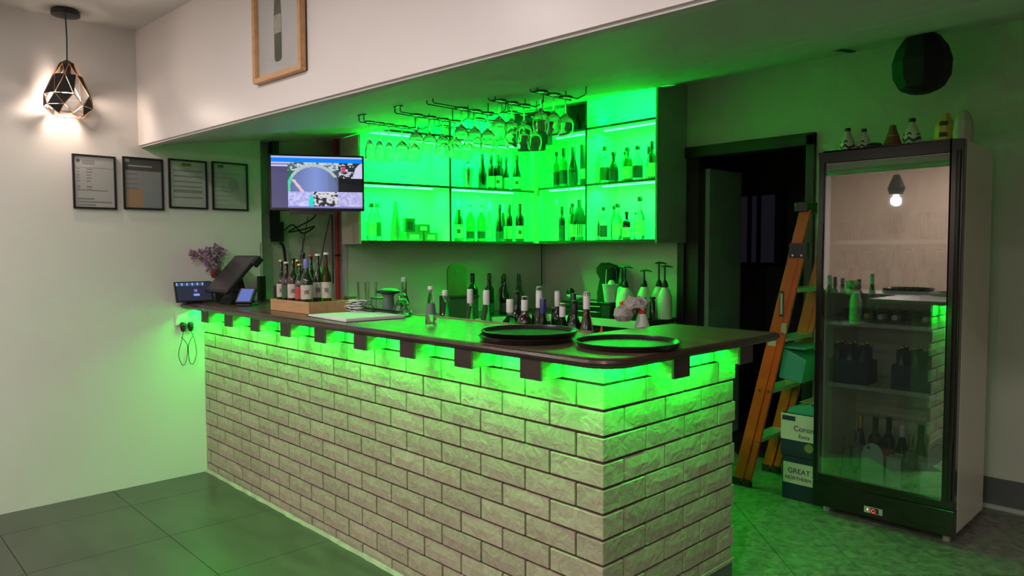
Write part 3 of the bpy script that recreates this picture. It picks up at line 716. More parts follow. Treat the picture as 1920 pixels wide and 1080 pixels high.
RK = [((.400, 2.02), .41, 2.145, 'farthest left hanging glass rack nearest the television', [('flute', .05), ('flute', .115), ('flute', .18), ('wine', .27), ('wine', .355)], 'back'),
      ((.415, 1.70), .42, 2.150, 'second hanging glass rack from the left', [('wine', .12), ('wine', .21), ('wine', .30), ('wine', .385)], 's'),
      ((.395, 1.40), .44, 2.150, 'middle hanging glass rack of the five', [('wine', .20), ('wine', .29), ('wine', .38)], 'm'),
      ((.700, 1.285), .30, 2.195, 'second hanging glass rack from the right', [('wine', .05), ('wine', .14), ('wine', .23)], 'r'),
      ((.715, 1.005), .30, 2.197, 'rightmost hanging glass rack, nearest the camera', [('wine', .05), ('wine', .14), ('wine', .23)], 'n')]
RN = ['leftmost rack', 'second rack from the left', 'middle rack', 'fourth rack from the left', 'rightmost rack']
for ri, ((x, y), L, z, lab, gl, _) in enumerate(RK):
    t = thing('glass_rack', 'black wire ' + lab, 'rack', (x, y, z), 0, 'wire glass racks under the soffit')
    for s in (-1, 1):
        yy = s*.024
        MB().tube([(0, yy, zc(x)-z-.001), (0, yy, .006), (.006, yy, 0), (L-.006, yy, 0)], .0028, 6).build('wire_rail', m_black, t, True)
    for k in range(1, 6):
        pass
    MB().tube([(L-.008, -.024, 0), (L, -.024, .004), (L, -.06, .012), (L, -.075, .02), (L, -.075, zc(x+L)-z-.001)], .0028, 6).build('end_loop', m_black, t, True)
    MB().tube([(L-.008, .024, 0), (L, .024, .004), (L, .06, .012), (L, .06, zc(x+L)-z-.001)], .0028, 6).build('end_loop', m_black, t, True)
    MB().box(-.006, .012, -.03, .03, zc(x)-z-.006, zc(x)-z-.001).build('mounting_plate', m_black, t)
    for gi, (kd, s) in enumerate(gl):
        nm = 'champagne_flute' if kd == 'flute' else 'wine_glass'
        g = thing(nm, ('slim champagne flute' if kd == 'flute' else 'round wine glass')+' hanging upside down, %s on the %s' % (ORD[gi], RN[ri]), 'glass', (x+s, y, z+.006), 0, 'stemware hanging in the racks')
        link('glass_body', gmesh[kd], g)
    if ri < 3:
        # a second row of glasses farther back on the same rack line
        t2 = thing('glass_rack', 'short wire rack continuing behind the %s' % RN[ri], 'rack', (x+.62, y+.12, zc(x+.62)-.05), 0, 'wire glass racks under the soffit')
        for s in (-1, 1):
            MB().tube([(0, s*.024, .048), (0, s*.024, 0), (.28, s*.024, 0), (.28, s*.024, zc(x+.9)-zc(x+.62)+.048)], .0028, 6).build('wire_rail', m_black, t2, True)
        for gi, s in enumerate((.05, .15, .24)):
            g = thing('wine_glass', 'upside down wine glass, %s on the short rack behind the %s' % (ORD[gi], RN[ri]), 'glass', (x+.62+s, y+.12, zc(x+.62)-.044), 0, 'stemware hanging in the racks')
            link('glass_body', gmesh['wine'], g)

# ---------------------------------------------------------------- television in the recess
tvd = Vector((.853, -.522, 0)); tvn = Vector((-.522, -.853, 0))
tv = thing('television', 'wall mounted flat screen showing security camera views in the recess left of the green cabinets', 'television', (.528, 2.742, 1.869), math.atan2(-.522, .853))
TW, TH = .560, .325
MB().box(-TW/2-.012, TW/2+.012, .0, .035, -TH/2-.018, TH/2+.012).build('casing', m_black, tv, bevel=.004)
MB().box(-.16, .10, .035, .07, -.12, .10).build('rear_housing', m_black, tv)
rs = random.Random(11)
blob = [[rs.random() for _ in range(64)] for _ in range(64)]
def bn(x, y):
    x *= 26; y *= 15; i, j = int(x), int(y); a, b = x-i, y-j
    g = lambda p, q: blob[q % 64][p % 64]
    return (g(i, j)*(1-a)+g(i+1, j)*a)*(1-b)+(g(i, j+1)*(1-a)+g(i+1, j+1)*a)*b
def scr(uu, vv):
    x = uu; y = 1-vv
    if y < .03: return (.45, .55, 1)
    if y < .115: return (.0, .22, .95) if x > .0 else (.5, .5, 1)
    if x < .18:
        if y < .15: return (.55, .52, .95)
        if .165 < y < .205: return (.62, .60, 1)
        return (.075, .07, .17)
    if y > .97: return (.22, .20, .62)
    if y > .68:
        px = (x-.18)/.82; k_ = int(px*3); q = bn(x*1.7, y*2.3)
        if k_ == 0:
            if .40 < x < .46 and y > .72 and abs(x-.435) < (y-.70)*.2: return (0, .75, .6)
            return (.30+.4*q, .30+.4*q, .75+.25*q)
        if k_ == 1: g5 = min(1, max(0, (q-.38)*6)); return (.02+.66*g5, .02+.64*g5, .03+.7*g5)
        return (.30+.35*q, .30+.3*q, .62+.35*q)
    if x > .735:
        if x > .90 and y < .42: return (.62, .6, .85) if ((x-1)/.10)**2+((y-.42)/.30)**2 < 1 else (.02, .03, .03)
        if y < .42: return ((.5, .08, .14) if .77 < x < .81 and .18 < y < .30 else ((.5, .55, .65) if bn(x*2, y*3) > .55 else (.02, .02, .03)))
        return (.004, .006, .01)
    # main view: round court seen from above
    cx, cy = (x-.46)/.27, (y-.62)/.44
    d = math.hypot(cx, cy)
    if d < .95:
        if y > .45 and x < .36 and abs((x-.22)-(y-.42)*.45) < .02: return (.75, .55, .6)
        g_ = 1-.45*abs(x-.48)/.25
        return (.20*g_, .27*g_, .55*g_) if x > .62 else (.22*g_, .30*g_, .68*g_)
    if d < 1.08: return (.45, .55, .55) if y < .4 else ((.1, .6, .4) if x < .3 else (.1, .12, .2))
    if y < .28: g5 = min(1, max(0, (bn(x*1.6, y*3)-.42)*7)); return (.06+.5*g5, .13+.5*g5, .14+.6*g5)
    return (.01, .14, .10) if x < .35 else (.05, .07, .12)
paint('screen', 112, 60, TW, TH, scr, m_screen, tv, (0, -.0012, 0))
MB().box(-.17, .05, .002, .03, -TH/2-.04, -TH/2-.017).build('lower_bar', m_black, tv)
mt = thing('television_mount', 'black vertical wall rail and arm holding the television', 'bracket', (0, 0, 0))
MB().box(.545, .600, 3.405, 3.452, 1.52, 2.20).build('wall_rail', m_black, mt)
MB().tube([(.57, 3.42, 1.88), (.46, 3.10, 1.88), (.52, 2.86, 1.88)], .018, 8).build('arm', m_black, mt)
MB().box(.535, .585, 3.37, 3.41, 2.09, 2.235).build('rail_head', m_black, mt)
MB().box(.53, .61, 3.37, 3.41, 1.50, 1.64).build('rail_foot', m_black, mt)
def cable(name, pts, rad, label, m=m_black, cat='cable', group=None):
    return tag(MB().tube(pts, rad, 6).build(name, m, smooth=True), label, cat, group)
def sm(pts, n=6):
    P_ = [Vector(p) for p in pts]; out = []
    for i in range(len(P_)-1):
        a, b, c, d = P_[max(i-1, 0)], P_[i], P_[i+1], P_[min(i+2, len(P_)-1)]
        for k in range(n):
            t_ = k/n; out.append(.5*((2*b)+(-a+c)*t_+(2*a-5*b+4*c-d)*t_*t_+(-a+3*b-3*c+d)*t_**3))
    return out+[P_[-1]]
cable('power_cable', sm([(.57, 3.35, 1.49), (.60, 3.36, 1.46), (.63, 3.38, 1.30), (.66, 3.40, 1.10)]), .010, 'thick black cable dropping from the television rail behind the beer bottles')
cable('signal_cable', sm([(.60, 3.36, 1.57), (.66, 3.34, 1.62), (.72, 3.30, 1.56), (.80, 3.28, 1.61), (.70, 3.27, 1.585), (.60, 3.28, 1.57), (.74, 3.2, 1.66), (.70, 3.0, 1.75)]), .006, 'tangled black cable loop hanging just below the television')
cable('thin_wire', sm([(.76, 3.30, 1.68), (.74, 3.35, 1.45), (.70, 3.38, 1.25), (.68, 3.40, 1.1)]), .003, 'thin wire running down the recess wall under the television')
cable('thin_wire', sm([(.93, 3.28, 1.70), (.90, 3.32, 1.50), (.87, 3.36, 1.25), (.86, 3.38, 1.1)]), .0035, 'thin dark wire left of the black conduit under the beige panel')
tag(MB().tube([(.955, 3.30, 1.70), (.955, 3.30, 1.20), (.90, 3.30, 1.17)], .006, 6).build('black_conduit', m_black), 'straight black conduit between the wires and the red pipe', 'conduit')
rp = tag(MB().tube([(1.012, 3.33, .9), (1.012, 3.33, 2.27)], .017, 10).build('red_pipe', m_red, smooth=True), 'vertical red pipe beside the grey pipe under the left cabinet', 'pipe')
MB().tube([(1.012, 3.33, 1.395), (1.012, 3.33, 1.41)], .024, 10).build('pipe_clip', m_black, rp)
tag(MB().tube([(1.062, 3.315, .9), (1.062, 3.315, 1.6)], .014, 10).build('grey_pipe', m_greyp, smooth=True), 'vertical pale grey pipe right of the red pipe', 'pipe')
tag(MB().tube([(.78, 3.445, 1.0), (.78, 3.445, 1.58)], .010, 8).build('grey_conduit', m_greyp, smooth=True), 'thin pale conduit on the recess wall below the television', 'pipe')

# ---------------------------------------------------------------- framed notices and the bottle picture
def doc_fn(kind, seed):
    q = random.Random(seed); rows = 34; ln = [q.uniform(.35, .95) for _ in range(rows)]; on_ = [q.random() < .72 for _ in range(rows)]
    def fn(uu, vv):
        y = 1-vv; base = (.62, .61, .60)
        if kind == 1:
            if y < .24:
                return (.58, .56, .58) if (.10 < uu < .75 and (.13 < y < .16)) or (uu < .14 and y < .07) else (.13, .11, .12)
            base = (.46-.12*y, .42-.05*y, .42)
            if y > .62 and uu < .5: base = (.55, .33, .22)
            return tuple(c*.7 for c in base) if (uu < .4 and y in () or (int(y*40) % 4 == 0 and uu < .35 and y < .62)) else base
        if kind == 0:
            if math.hypot(uu-.10, (y-.09)*1.35) < .05: return (.10, .10, .12)
            if .20 < uu < .52 and .06 < y < .15 and int(y*60) % 2 == 0: return (.28, .28, .28)
            if .21 < y < .225: return (.3, .3, .3)
            r_ = int(y*rows)
            if y > .24 and on_[r_ % rows] and r_ % 2 == 0 and (.06 < uu < .14 or .30 < uu < .36+ln[r_]*.1 or (y > .66 and .06 < uu < ln[r_])): return (.34, .33, .32)
            return base
        if kind == 2:
            if .34 < uu < .60 and .04 < y < .11: return (.30, .24, .05)
            r_ = int(y*26)
            if y > .18 and r_ in (5, 8, 11, 14, 16, 17, 20) and .08 < uu < .92: return (.33, .34, .33)
            return (.56, .58, .55)
        if .14 < uu < .32 and .04 < y < .09: return (.15, .18, .15)
        r_ = int(y*30)
        if math.hypot(uu-.62, (y-.46)*1.2) < .17: return (.42, .46, .43)
        if y > .12 and r_ % 3 == 0 and uu < .3+ln[r_ % rows]*.5: return (.42, .46, .43)
        return (.55, .58, .55)
    return fn
FR = [(-.718, -.493, 1.680, 1.990, 'leftmost framed notice with a round crest at its top left corner', 0), (-.455, -.228, 1.686, 1.998, 'second framed notice from the left, with a dark grey heading band', 1),
      (-.196, .040, 1.702, 2.008, 'third framed notice from the left, with a small gold plate at the top', 2), (.072, .308, 1.702, 2.013, 'rightmost framed notice nearest the television, on a greenish sheet', 3)]
for x0, x1, z0, z1, lab, kd in FR:
    t = thing('picture_frame', 'black ' + lab, 'picture', ((x0+x1)/2, YL, (z0+z1)/2), math.radians(random.uniform(-.3, .3)), 'framed notices on the left wall')
    w_, h_ = x1-x0, z1-z0; a, b = w_/2, h_/2; fw = .010
    MB().box(-a, a, -.018, -.002, b-fw, b).box(-a, a, -.018, -.002, -b, -b+fw).box(-a, -a+fw, -.018, -.002, -b+fw, b-fw).box(a-fw, a, -.018, -.002, -b+fw, b-fw).build('moulding', m_black, t)
    box('backing', m_blackmatte, t, -a+.002, a-.002, -.006, -.001, -b+.002, b-.002)
    paint('notice', 60, 84, w_-2*fw, h_-2*fw, doc_fn(kd, 5+kd), m_print, t, (0, -.0075, 0))
    box('pane', m_framepane, t, -a+fw, a-fw, -.013, -.012, -b+fw, b-fw)
ha = math.atan2(-1, .0567)     # header plane direction
hdv = Vector((.0567, -1, 0)).normalized(); hnv = Vector((-1, -.0567, 0)).normalized()
pf = thing('picture_frame', 'pine framed drawing of an upright green wine bottle hanging on the white header', 'picture', (-.264, 1.615, 2.50), math.atan2(hdv.y, hdv.x))
# local x runs along the header towards the camera side, local -y points into the room
a, b, fw = .205, .30, .022
fo = MB()
for q in ((-a, a, b-fw, b), (-a, a, -b, -b+fw), (-a, -a+fw, -b+fw, b-fw), (a-fw, a, -b+fw, b-fw)): fo.box(q[0], q[1], -.034, -.002, q[2], q[3])
fo.build('moulding', m_pine, pf, bevel=.002)
box('backing', m_black, pf, -a-.003, a+.004, -.006, 0.0, -b, b)
box('mount_board', m_paper, pf, -a+fw, a-fw, -.012, -.008, -b+fw, b-fw)
m_ink = mat('green_ink', (.07, .09, .035), .7, var=.6, scale=25)
bp_ = [(.0, -.225), (.022, -.222), (.030, -.21), (.031, -.02), (.026, .04), (.014, .09), (.012, .2), (-.012, .2), (-.014, .09), (-.026, .04), (-.031, -.02), (-.030, -.21), (-.022, -.222)]
MB().prism([(x-.012, z) for x, z in bp_], -.0135, -.0122, ax=1).build('bottle_drawing', m_ink, pf)
MB().prism([(-.043, -.10), (.019, -.10), (.019, -.02), (-.043, -.02)], -.0142, -.0136, ax=1).build('drawn_label', m_lab, pf)
pf.rotation_euler[1] = math.radians(0)
box('pane', m_framepane, pf, -a+fw, a-fw, -.022, -.021, -b+fw, b-fw)
tag(MB().lathe([(0, -.004), (.004, -.004), (.004, .004), (0, .004)], 8).rot(Matrix.Rotation(PI/2, 4, 'Y')).build('wall_screw', m_steel, loc=(-.268, 1.98, 2.18)), 'small screw left in the white header below the picture', 'screw')

# ---------------------------------------------------------------- pendant lamp
PX, PY = -.758, 3.135
pd = thing('pendant_lamp', 'black faceted cage pendant lamp with copper wires and a lit bulb by the left wall', 'lamp', (PX, PY, 0))
MB().lathe([(0, 2.75), (.062, 2.75), (.070, 2.742), (.070, 2.718), (.012, 2.708), (0, 2.708)], 20).build('ceiling_rose', m_black, pd, True)
MB().tube([(0, 0, 2.72), (.003, 0, 2.6), (0, 0, 2.47)], .0035, 6).build('cord', m_black, pd, True)
ZT, ZS, ZBt = 2.455, 2.262, 2.178
ring = {}
def rg(z, rad, ph, n=8): return [(rad*math.cos(2*PI*(k+ph)/n), rad*math.sin(2*PI*(k+ph)/n), z) for k in range(n)]
A_ = rg(ZT, .038, 0); B_ = rg(2.395, .070, .5); D_ = rg(ZS+.02, .116, 0); D2 = rg(ZS-.04, .118, .5); E2 = rg(ZBt, .080, 0)
wires = MB()
def wr_(p, q): wires.tube([p, q], .0022, 4)
for k in range(8):
    for p, q in ((A_[k], B_[k]), (A_[(k+1) % 8], B_[k]), (B_[k], D_[k]), (B_[k], D_[(k+1) % 8]), (D_[k], D2[k]), (D_[(k+1) % 8], D2[k]), (D2[k], E2[k]), (D2[k], E2[(k+1) % 8]), (E2[k], E2[(k+1) % 8])): wr_(p, q)
plabel(wires.build('wire_cage', m_copper, pd), 'copper wire edges of the cage')
fac = MB()
def sh(p, c=.0): return p
for k in range(8):
    tri = [(A_[k], A_[(k+1) % 8], B_[k])]
    tri += [(B_[k-1], B_[k], D_[k])]
    if k % 4 != 2: tri += [(D_[k], D_[(k+1) % 8], B_[k])]
    if k % 3: tri += [(D2[k-1], D2[k], D_[k])]
    if k % 2: tri += [(D_[k], D_[(k+1) % 8], D2[k]), (D2[k-1], D2[k], E2[k])]
    for p, q, r3 in tri:
        g_ = Vector(((p[0]+q[0]+r3[0])/3, (p[1]+q[1]+r3[1])/3, (p[2]+q[2]+r3[2])/3)); vv_ = [g_+(Vector(z)-g_)*.93 for z in (p, q, r3)]
        n_ = (vv_[1]-vv_[0]).cross(vv_[2]-vv_[0]).normalized()*.0008
        fac.add([a+n_ for a in vv_]+[a-n_ for a in vv_], [(0, 1, 2), (5, 4, 3), (0, 3, 4, 1), (1, 4, 5, 2), (2, 5, 3, 0)])
plabel(fac.build('shade_facets', m_blackmatte, pd), 'black triangular shade plates')
MB().lathe([(.036, ZT), (.036, ZT+.006), (.010, ZT+.022), (0, ZT+.022)], 8).build('top_cap', m_black, pd)
MB().lathe([(0, 2.445), (.018, 2.445), (.018, 2.39), (0, 2.39)], 12).build('lamp_holder', m_black, pd, True)
MB().lathe([(0, 2.285), (.016, 2.288), (.028, 2.302), (.031, 2.322), (.026, 2.346), (.014, 2.372), (.012, 2.392)], 16).build('bulb', m_bulb, pd, True)
PL = bpy.data.lights.new('pendant_light', 'POINT'); PL.energy = 5.5; PL.color = (1, .78, .64); PL.shadow_soft_size = .03
po = bpy.data.objects.new('pendant_light', PL); C.objects.link(po); po.location = (PX, PY, 2.262)
# dark pendant near the right wall
p2 = thing('unlit_pendant', 'unlit black faceted lampshade hanging against the green wall above the fridge', 'lamp', (2.50, -.155, 0))
MB().lathe([(.085, 2.56), (.125, 2.50), (.145, 2.43), (.140, 2.35), (.11, 2.295), (.05, 2.268), (0, 2.265)], 9).build('shade', m_blackmatte, p2)
MB().lathe([(0, 2.574), (.07, 2.574), (.085, 2.56)], 9).build('top_cap', m_black, p2)

# ---------------------------------------------------------------- glass door fridge
FX, FY0, FY1, FXB = 2.085, -.470, .213, 2.62
fr = thing('display_fridge', 'tall glass door display fridge with black frame and white sides, full of bottles', 'fridge', (0, 0, 0))
body = MB().box(FX+.055, FXB, FY0, FY0+.035, .05, 1.945).box(FX+.055, FXB, FY1-.035, FY1, .05, 1.945).box(FXB-.03, FXB, FY0+.035, FY1-.035, .05, 1.945).box(FX+.055, FXB-.03, FY0+.035, FY1-.035, 1.86, 1.945).box(FX+.055, FXB-.03, FY0+.035, FY1-.035, .05, .175)
plabel(body.build('body', m_white, fr, bevel=.004), 'white side panels and liner')
m_fblack = mat('fridge_black_frame', (.014, .010, .010), .22, coat=.5)
dr_ = MB().box(FX, FX+.05, FY0, FY0+.055, .175, 1.950).box(FX, FX+.05, FY1-.028, FY1, .175, 1.950).box(FX, FX+.05, FY0+.055, FY1-.028, 1.888, 1.950).box(FX, FX+.05, FY0+.055, FY1-.028, .175, .215)
door = plabel(dr_.build('door', m_fblack, fr, bevel=.004), 'black framed glass door')
box('pane', m_pane, door, FX+.012, FX+.018, FY0+.05, FY1-.024, .21, 1.892)
MB().tube([(FX-.006, FY0+.020, .22), (FX-.006, FY0+.020, 1.90)], .010, 8).build('grip_profile', m_fblack, door, True)
kick = plabel(box('kick_panel', m_fblack, fr, FX+.003, FX+.055, FY0, FY1, .045, .172, bevel=.003), 'black panel below the door')
dsp = plabel(box('control_panel', m_greyp, kick, FX-.001, FX+.004, -.150, -.060, .068, .100), 'grey strip with red display')
box('control_window', m_labd, fr, FX-.002, FX-.001, -.132, -.092, .071, .097)
m_redled = emit('red_digits', (1, .03, .03), 3.5)
text('red_digits', 'C:', .026, m_redled, fr, (FX-.0025, -.094, .074), (PI/2, 0, -PI/2))
m_led2 = emit('amber_indicator', (1, .5, .2), 1.5); box('indicator_lamp', m_led2, fr, FX-.002, FX-.001, -.080, -.074, .080, .090)
for x, y in ((FX+.08, FY0+.05), (FX+.08, FY1-.05), (FXB-.06, FY0+.05), (FXB-.06, FY1-.05)):
    MB().cyl((x, y, 0), .018, .05, 10).build('levelling_foot', m_greyp, fr, True)
SZ = [1.475, 1.215, 1.040, .705]
for i_, z in enumerate(SZ):
    s = MB(); x0, x1, y0, y1 = FX+.085, FXB-.035, FY0+.04, FY1-.04
    s.tube([(x0, y0, z), (x0, y1, z)], .004, 6).tube([(x1, y0, z), (x1, y1, z)], .004, 6).tube([(x0, y0, z-.012), (x0, y1, z-.012)], .003, 6).tube([(x0+.2, y0, z), (x0+.2, y1, z)], .003, 6)
    for k in range(22): yy = y0+(y1-y0)*k/21; s.tube([(x0, yy, z+.002), (x1, yy, z+.002)], .0017, 4)
    s.build('wire_shelf', m_alum, fr, True)
    plabel(box('price_strip', m_steel if i_ == 1 else m_alum, fr, x0-.006, x0-.002, y0, y1, z-.016, z+.006), 'metal front strip of a shelf')
box('liner_rail', m_white, fr, FXB-.036, FXB-.03, -.15, -.12, .2, 1.85)
FG = 'bottles on the %s fridge shelf'
frnd = random.Random(21)
def frow(z, items, row, x=2.25):
    for (y, h, r_, kd, gm, cm, lm, lab, dx_) in items:
        bottle(kind=kd, h=h, r_=r_, loc=(x+dx_, y, z), glass_m=gm, cap_m=cm, lab_m=lm, label=lab, group=FG % row, lab=(.12, .5))
pos = ['far left', 'second from left', 'third from left', 'left of centre', 'right of centre', 'third from right', 'second from right', 'far right']
for i_ in range(8):
    y = .130-.066*i_
    t = thing('drinking_glass', 'dark tinted tumbler on the top fridge shelf, %s' % pos[i_], 'glass', (2.24+.02*(i_ % 2), y, SZ[0]+.005), 0, 'tumblers on the top fridge shelf')
    MB().lathe([(0, 0), (.020, 0), (.027, .10+.04*(i_ > 3)), (.0255, .10+.04*(i_ > 3)), (.018, .006), (0, .006)], 14).build('tumbler_body', m_glass if i_ % 2 else m_brown, t, True)
    if i_ > 3: MB().lathe([(.0275, .03), (.0275, .08)], 10, a0=-2.5, a1=-.7).build('print', m_lab, t, True)
frow(SZ[1]+.005, [(.140-.068*i_, .205+.02*(i_ in (1, 4)), .029, 'beer' if i_ % 3 else 'bordeaux', [m_dark, m_brown, m_olive][i_ % 3], [m_capb, m_capgo, m_capw][i_ % 3], [m_lab, m_labr, m_lab, m_frost][i_ % 4],
      'dark labelled bottle on the second fridge shelf, %s' % pos[i_], .0) for i_ in range(8)], 'second')
frow(SZ[1]+.005, [(.105-.068*i_, .21, .028, 'beer', m_dark, m_capb, m_lab, 'dark bottle in the back row of the second fridge shelf, %s' % pos[i_], .085) for i_ in range(7)], 'second')
for i_, (y, cm) in enumerate(((.125, m_capb), (.056, m_capb), (-.013, m_capgo), (-.082, m_capw), (-.151, m_capw), (-.220, m_capb), (-.295, m_capw))):
    t = thing('lying_bottle', 'dark wine bottle lying on the third fridge shelf, %s' % (ORD[i_]+' from left'), 'bottle', (2.19, y, SZ[2]+.04), 0, 'bottles lying on the third fridge shelf')
    mtx = Matrix.Rotation(-PI/2, 4, 'Y')
    mb_ = MB().lathe([(a_*.033, b_*.28) for a_, b_ in PROF['bordeaux']], 14); mb_.v = [(.28-z, y_, x_) for x_, y_, z in mb_.v]; mb_.build('body', m_dark, t, True)
    mb_ = MB().lathe([(.0145, .225), (.0145, .283), (0, .284)], 12); mb_.v = [(.28-z, y_, x_) for x_, y_, z in mb_.v]; mb_.build('cap', cm, t, True)
m_navy = mat('navy_card', (.005, .015, .06), .5)
for (y0, n_, lab) in ((.080, 3, 'left'), (-.245, 3, 'right')):
    c_ = thing('bottle_carrier', 'dark blue cardboard six bottle carrier, %s one on the fourth fridge shelf' % lab, 'carrier', (2.26, y0, SZ[3]+.005), 0, 'blue six bottle carriers in the fridge')
    MB().box(-.068, .068, -.105, .105, 0, .004).box(-.068, -.066, -.105, .105, 0, .125).box(.066, .068, -.105, .105, 0, .125).box(-.066, .066, -.105, -.103, 0, .125).box(-.066, .066, .103, .105, 0, .125).build('tray', m_navy, c_)
    box('handle_panel', m_navy, c_, -.001, .001, -.103, .103, .004, .20)
    for q in range(3):
        for s in (0, 1):
            bottle(kind='beer', h=.215, r_=.029, loc=(2.26-.034+.068*s, y0+.066-.066*q, SZ[3]+.010), glass_m=m_brown if s else m_dark, cap_m=m_capgo, lab_m=None,
                   label='beer bottle in the %s blue carrier, %s row, %s from left' % (lab, 'back' if s else 'front', ORD[q]), group='beer bottles in the blue carriers')
            MBn = None
frow(.180, [(.085, .315, .036, 'champagne', m_dark, m_capgo, m_lab, 'dark wine bottle with oval neck badge, left of the back row at the fridge bottom', .16),
            (.005, .32, .036, 'bordeaux', m_dark, m_capg, m_labg, 'dark bottle with dark green label, second in the back row at the fridge bottom', .16),
            (-.065, .33, .034, 'bordeaux', m_dark, m_capb, m_labr, 'dark bottle with pinkish label, third in the back row at the fridge bottom', .16),
            (-.140, .31, .038, 'champagne', m_dark, m_capw, m_lab, 'dark bottle with white neck badge and pale label, middle of the fridge bottom', .14),
            (-.225, .315, .036, 'hock', m_olive, m_capb, m_lab, 'olive bottle behind the clear ones, right of the fridge bottom', .16),
            (-.310, .31, .040, 'spirit', m_glass, m_capw, m_lab, 'clear bottle with wide label at the right of the back row, fridge bottom', .16)], 'bottom')
frow(.180, [(.110, .235, .032, 'beer', m_glass, None, None, 'empty clear bottle, leftmost in the front row at the fridge bottom', .02),
            (.045, .265, .035, 'bordeaux', m_glass, None, None, 'empty clear bottle, second in the front row at the fridge bottom', .0),
            (-.225, .29, .036, 'bordeaux', m_glass, None, None, 'tall clear bottle right of the pale paddle board, fridge bottom', .0)], 'bottom')
t = thing('paddle_board', 'pale rounded paddle shaped board leaning in the fridge bottom among clear bottles', 'board', (2.20, -.055, .180))
pb = [(-.055, 0), (.055, 0), (.055, .15)]+[(.055*math.cos(PI*k/10), .15+.075*math.sin(PI*k/10)) for k in range(1, 10)]+[(-.055, .15)]
MB().prism(pb, 0, .008, ax=0).build('board', m_milk, t); MB().lathe([(0, -.0015), (.009, -.0015), (.009, 0), (0, 0)], 10).rot(Matrix.Rotation(PI/2, 4, 'Y')).build('hole', m_blackmatte, t, loc=(-.001, -.02*-1, .20))
t = thing('white_tub', 'white plastic tub at the right of the fridge bottom', 'tub', (2.26, -.345, .180)); MB().box(-.06, .06, -.062, .062, 0, .16).build('tub_body', m_milk, t, bevel=.008); MB().box(-.062, .062, -.065, .065, .16, .172).build('lid', m_milk, t, bevel=.003)
t = thing('white_tub', 'low pale plastic tub between the paddle board and the tall clear bottle', 'tub', (2.265, -.148, .180)); MB().box(-.038, .038, -.038, .036, 0, .15).build('tub_body', m_milk, t, bevel=.006); MB().box(-.040, .040, -.040, .038, .15, .160).build('lid', m_milk, t, bevel=.003)
# bottles and wraps on top of the fridge
ft = 1.946
def fat(y, h, r_, gm, cm, lab, x=2.30, band=m_labd):
    t = thing('sauce_bottle', lab, 'bottle', (x, y, ft), math.atan2(-1.44-y, -1.8-x), 'bottles standing on the fridge')
    MB().lathe([(0, 0), (r_*.95, 0), (r_, .01), (r_*.98, h*.42), (r_*.72, h*.62), (r_*.36, h*.80), (r_*.34, h*.92), (0, h*.92)], 16).build('body', gm, t, True)
    MB().lathe([(r_*.38, h*.88), (r_*.38, h), (0, h)], 12).build('cap', cm, t, True)
    if band:
        for z0_, z1_ in ((.12, .18), (.26, .36), (.44, .5)):
            b_ = MB().lathe([(r_*1.02*(1 if z0_ < .4 else .93), h*z0_), (r_*1.02*(.98 if z0_ < .4 else .88), h*z1_)], 14, a0=-1.3, a1=1.3)
            b_.v = [(x_, y_, z_+.008*math.sin(x_*90+y_*140)) for x_, y_, z_ in b_.v]; b_.build('label_band', band, t, True)
m_creamb = mat('cream_bottle', (.62, .62, .52), .4)
fat(.145, .150, .040, m_creamb, m_capb, 'cream bottle with dark wavy label bands, leftmost on top of the fridge')
fat(.070, .140, .036, m_creamb, m_capb, 'cream bottle with dark wavy label bands, second from left on top of the fridge', 2.33)
fat(-.178, .160, .043, m_creamb, m_capb, 'tall cream bottle with dark wavy bands in the middle of the fridge top')
t = thing('paper_bag', 'reddish brown crumpled paper wrapped bottle on the fridge top', 'bag', (2.30, -.085, ft))
MB().lathe([(0, 0), (.045, 0), (.043, .04), (.030, .08), (.018, .115), (.016, .135), (0, .14)], 9).build('wrap', mat('red_brown_paper', (.22, .05, .035), .6, bump=.4, bscale=15), t)
MB().lathe([(.031, .078), (.033, .083)], 9).build('tie', m_card, t)
t = thing('dark_bowl', 'small dark dome shaped bowl beside the red brown wrap on the fridge top', 'bowl', (2.27, -.005, ft))
MB().lathe([(.052, 0), (.050, .02), (.036, .045), (0, .055)], 14).build('dome', m_blackmatte, t, True); MB().lathe([(.055, 0), (.055, .006)], 14).build('rim', m_black, t)
t = thing('yellow_bag', 'yellow printed bag with dark leaf marks on the fridge top near its right end', 'bag', (2.30, -.330, ft))
yb = MB().lathe([(0, 0), (.046, 0), (.048, .05), (.042, .11), (.022, .145), (.016, .165), (0, .168)], 9); yb.v = [(x, y*1.05, z) for x, y, z in yb.v]
yb.build('bag_body', mat('yellow_print_paper', (.62, .45, .08), .5, bump=.5, bscale=14), t)
for z_, y_ in ((.10, .012), (.045, .02)): MB().lathe([(.049, z_), (.046, z_+.022)], 6, a0=math.pi-.3, a1=math.pi+.5).build('leaf_mark', m_labd, t)
fat(-.400, .150, .020, m_gglass, m_capw, 'slim green tinted bottle behind the pale bag on the fridge top', 2.36, None)
t = thing('pale_bag', 'pale crumpled plastic bag at the right end of the fridge top', 'bag', (2.24, -.425, ft))
MB().lathe([(0, 0), (.040, 0), (.046, .05), (.040, .11), (.024, .15), (.010, .158), (0, .158)], 9).build('bag_body', mat('pale_plastic_bag', (.42, .44, .34), .5, bump=.5, bscale=14), t); MB().lathe([(.027, .140), (.025, .146)], 9).build('tie', m_card, t)

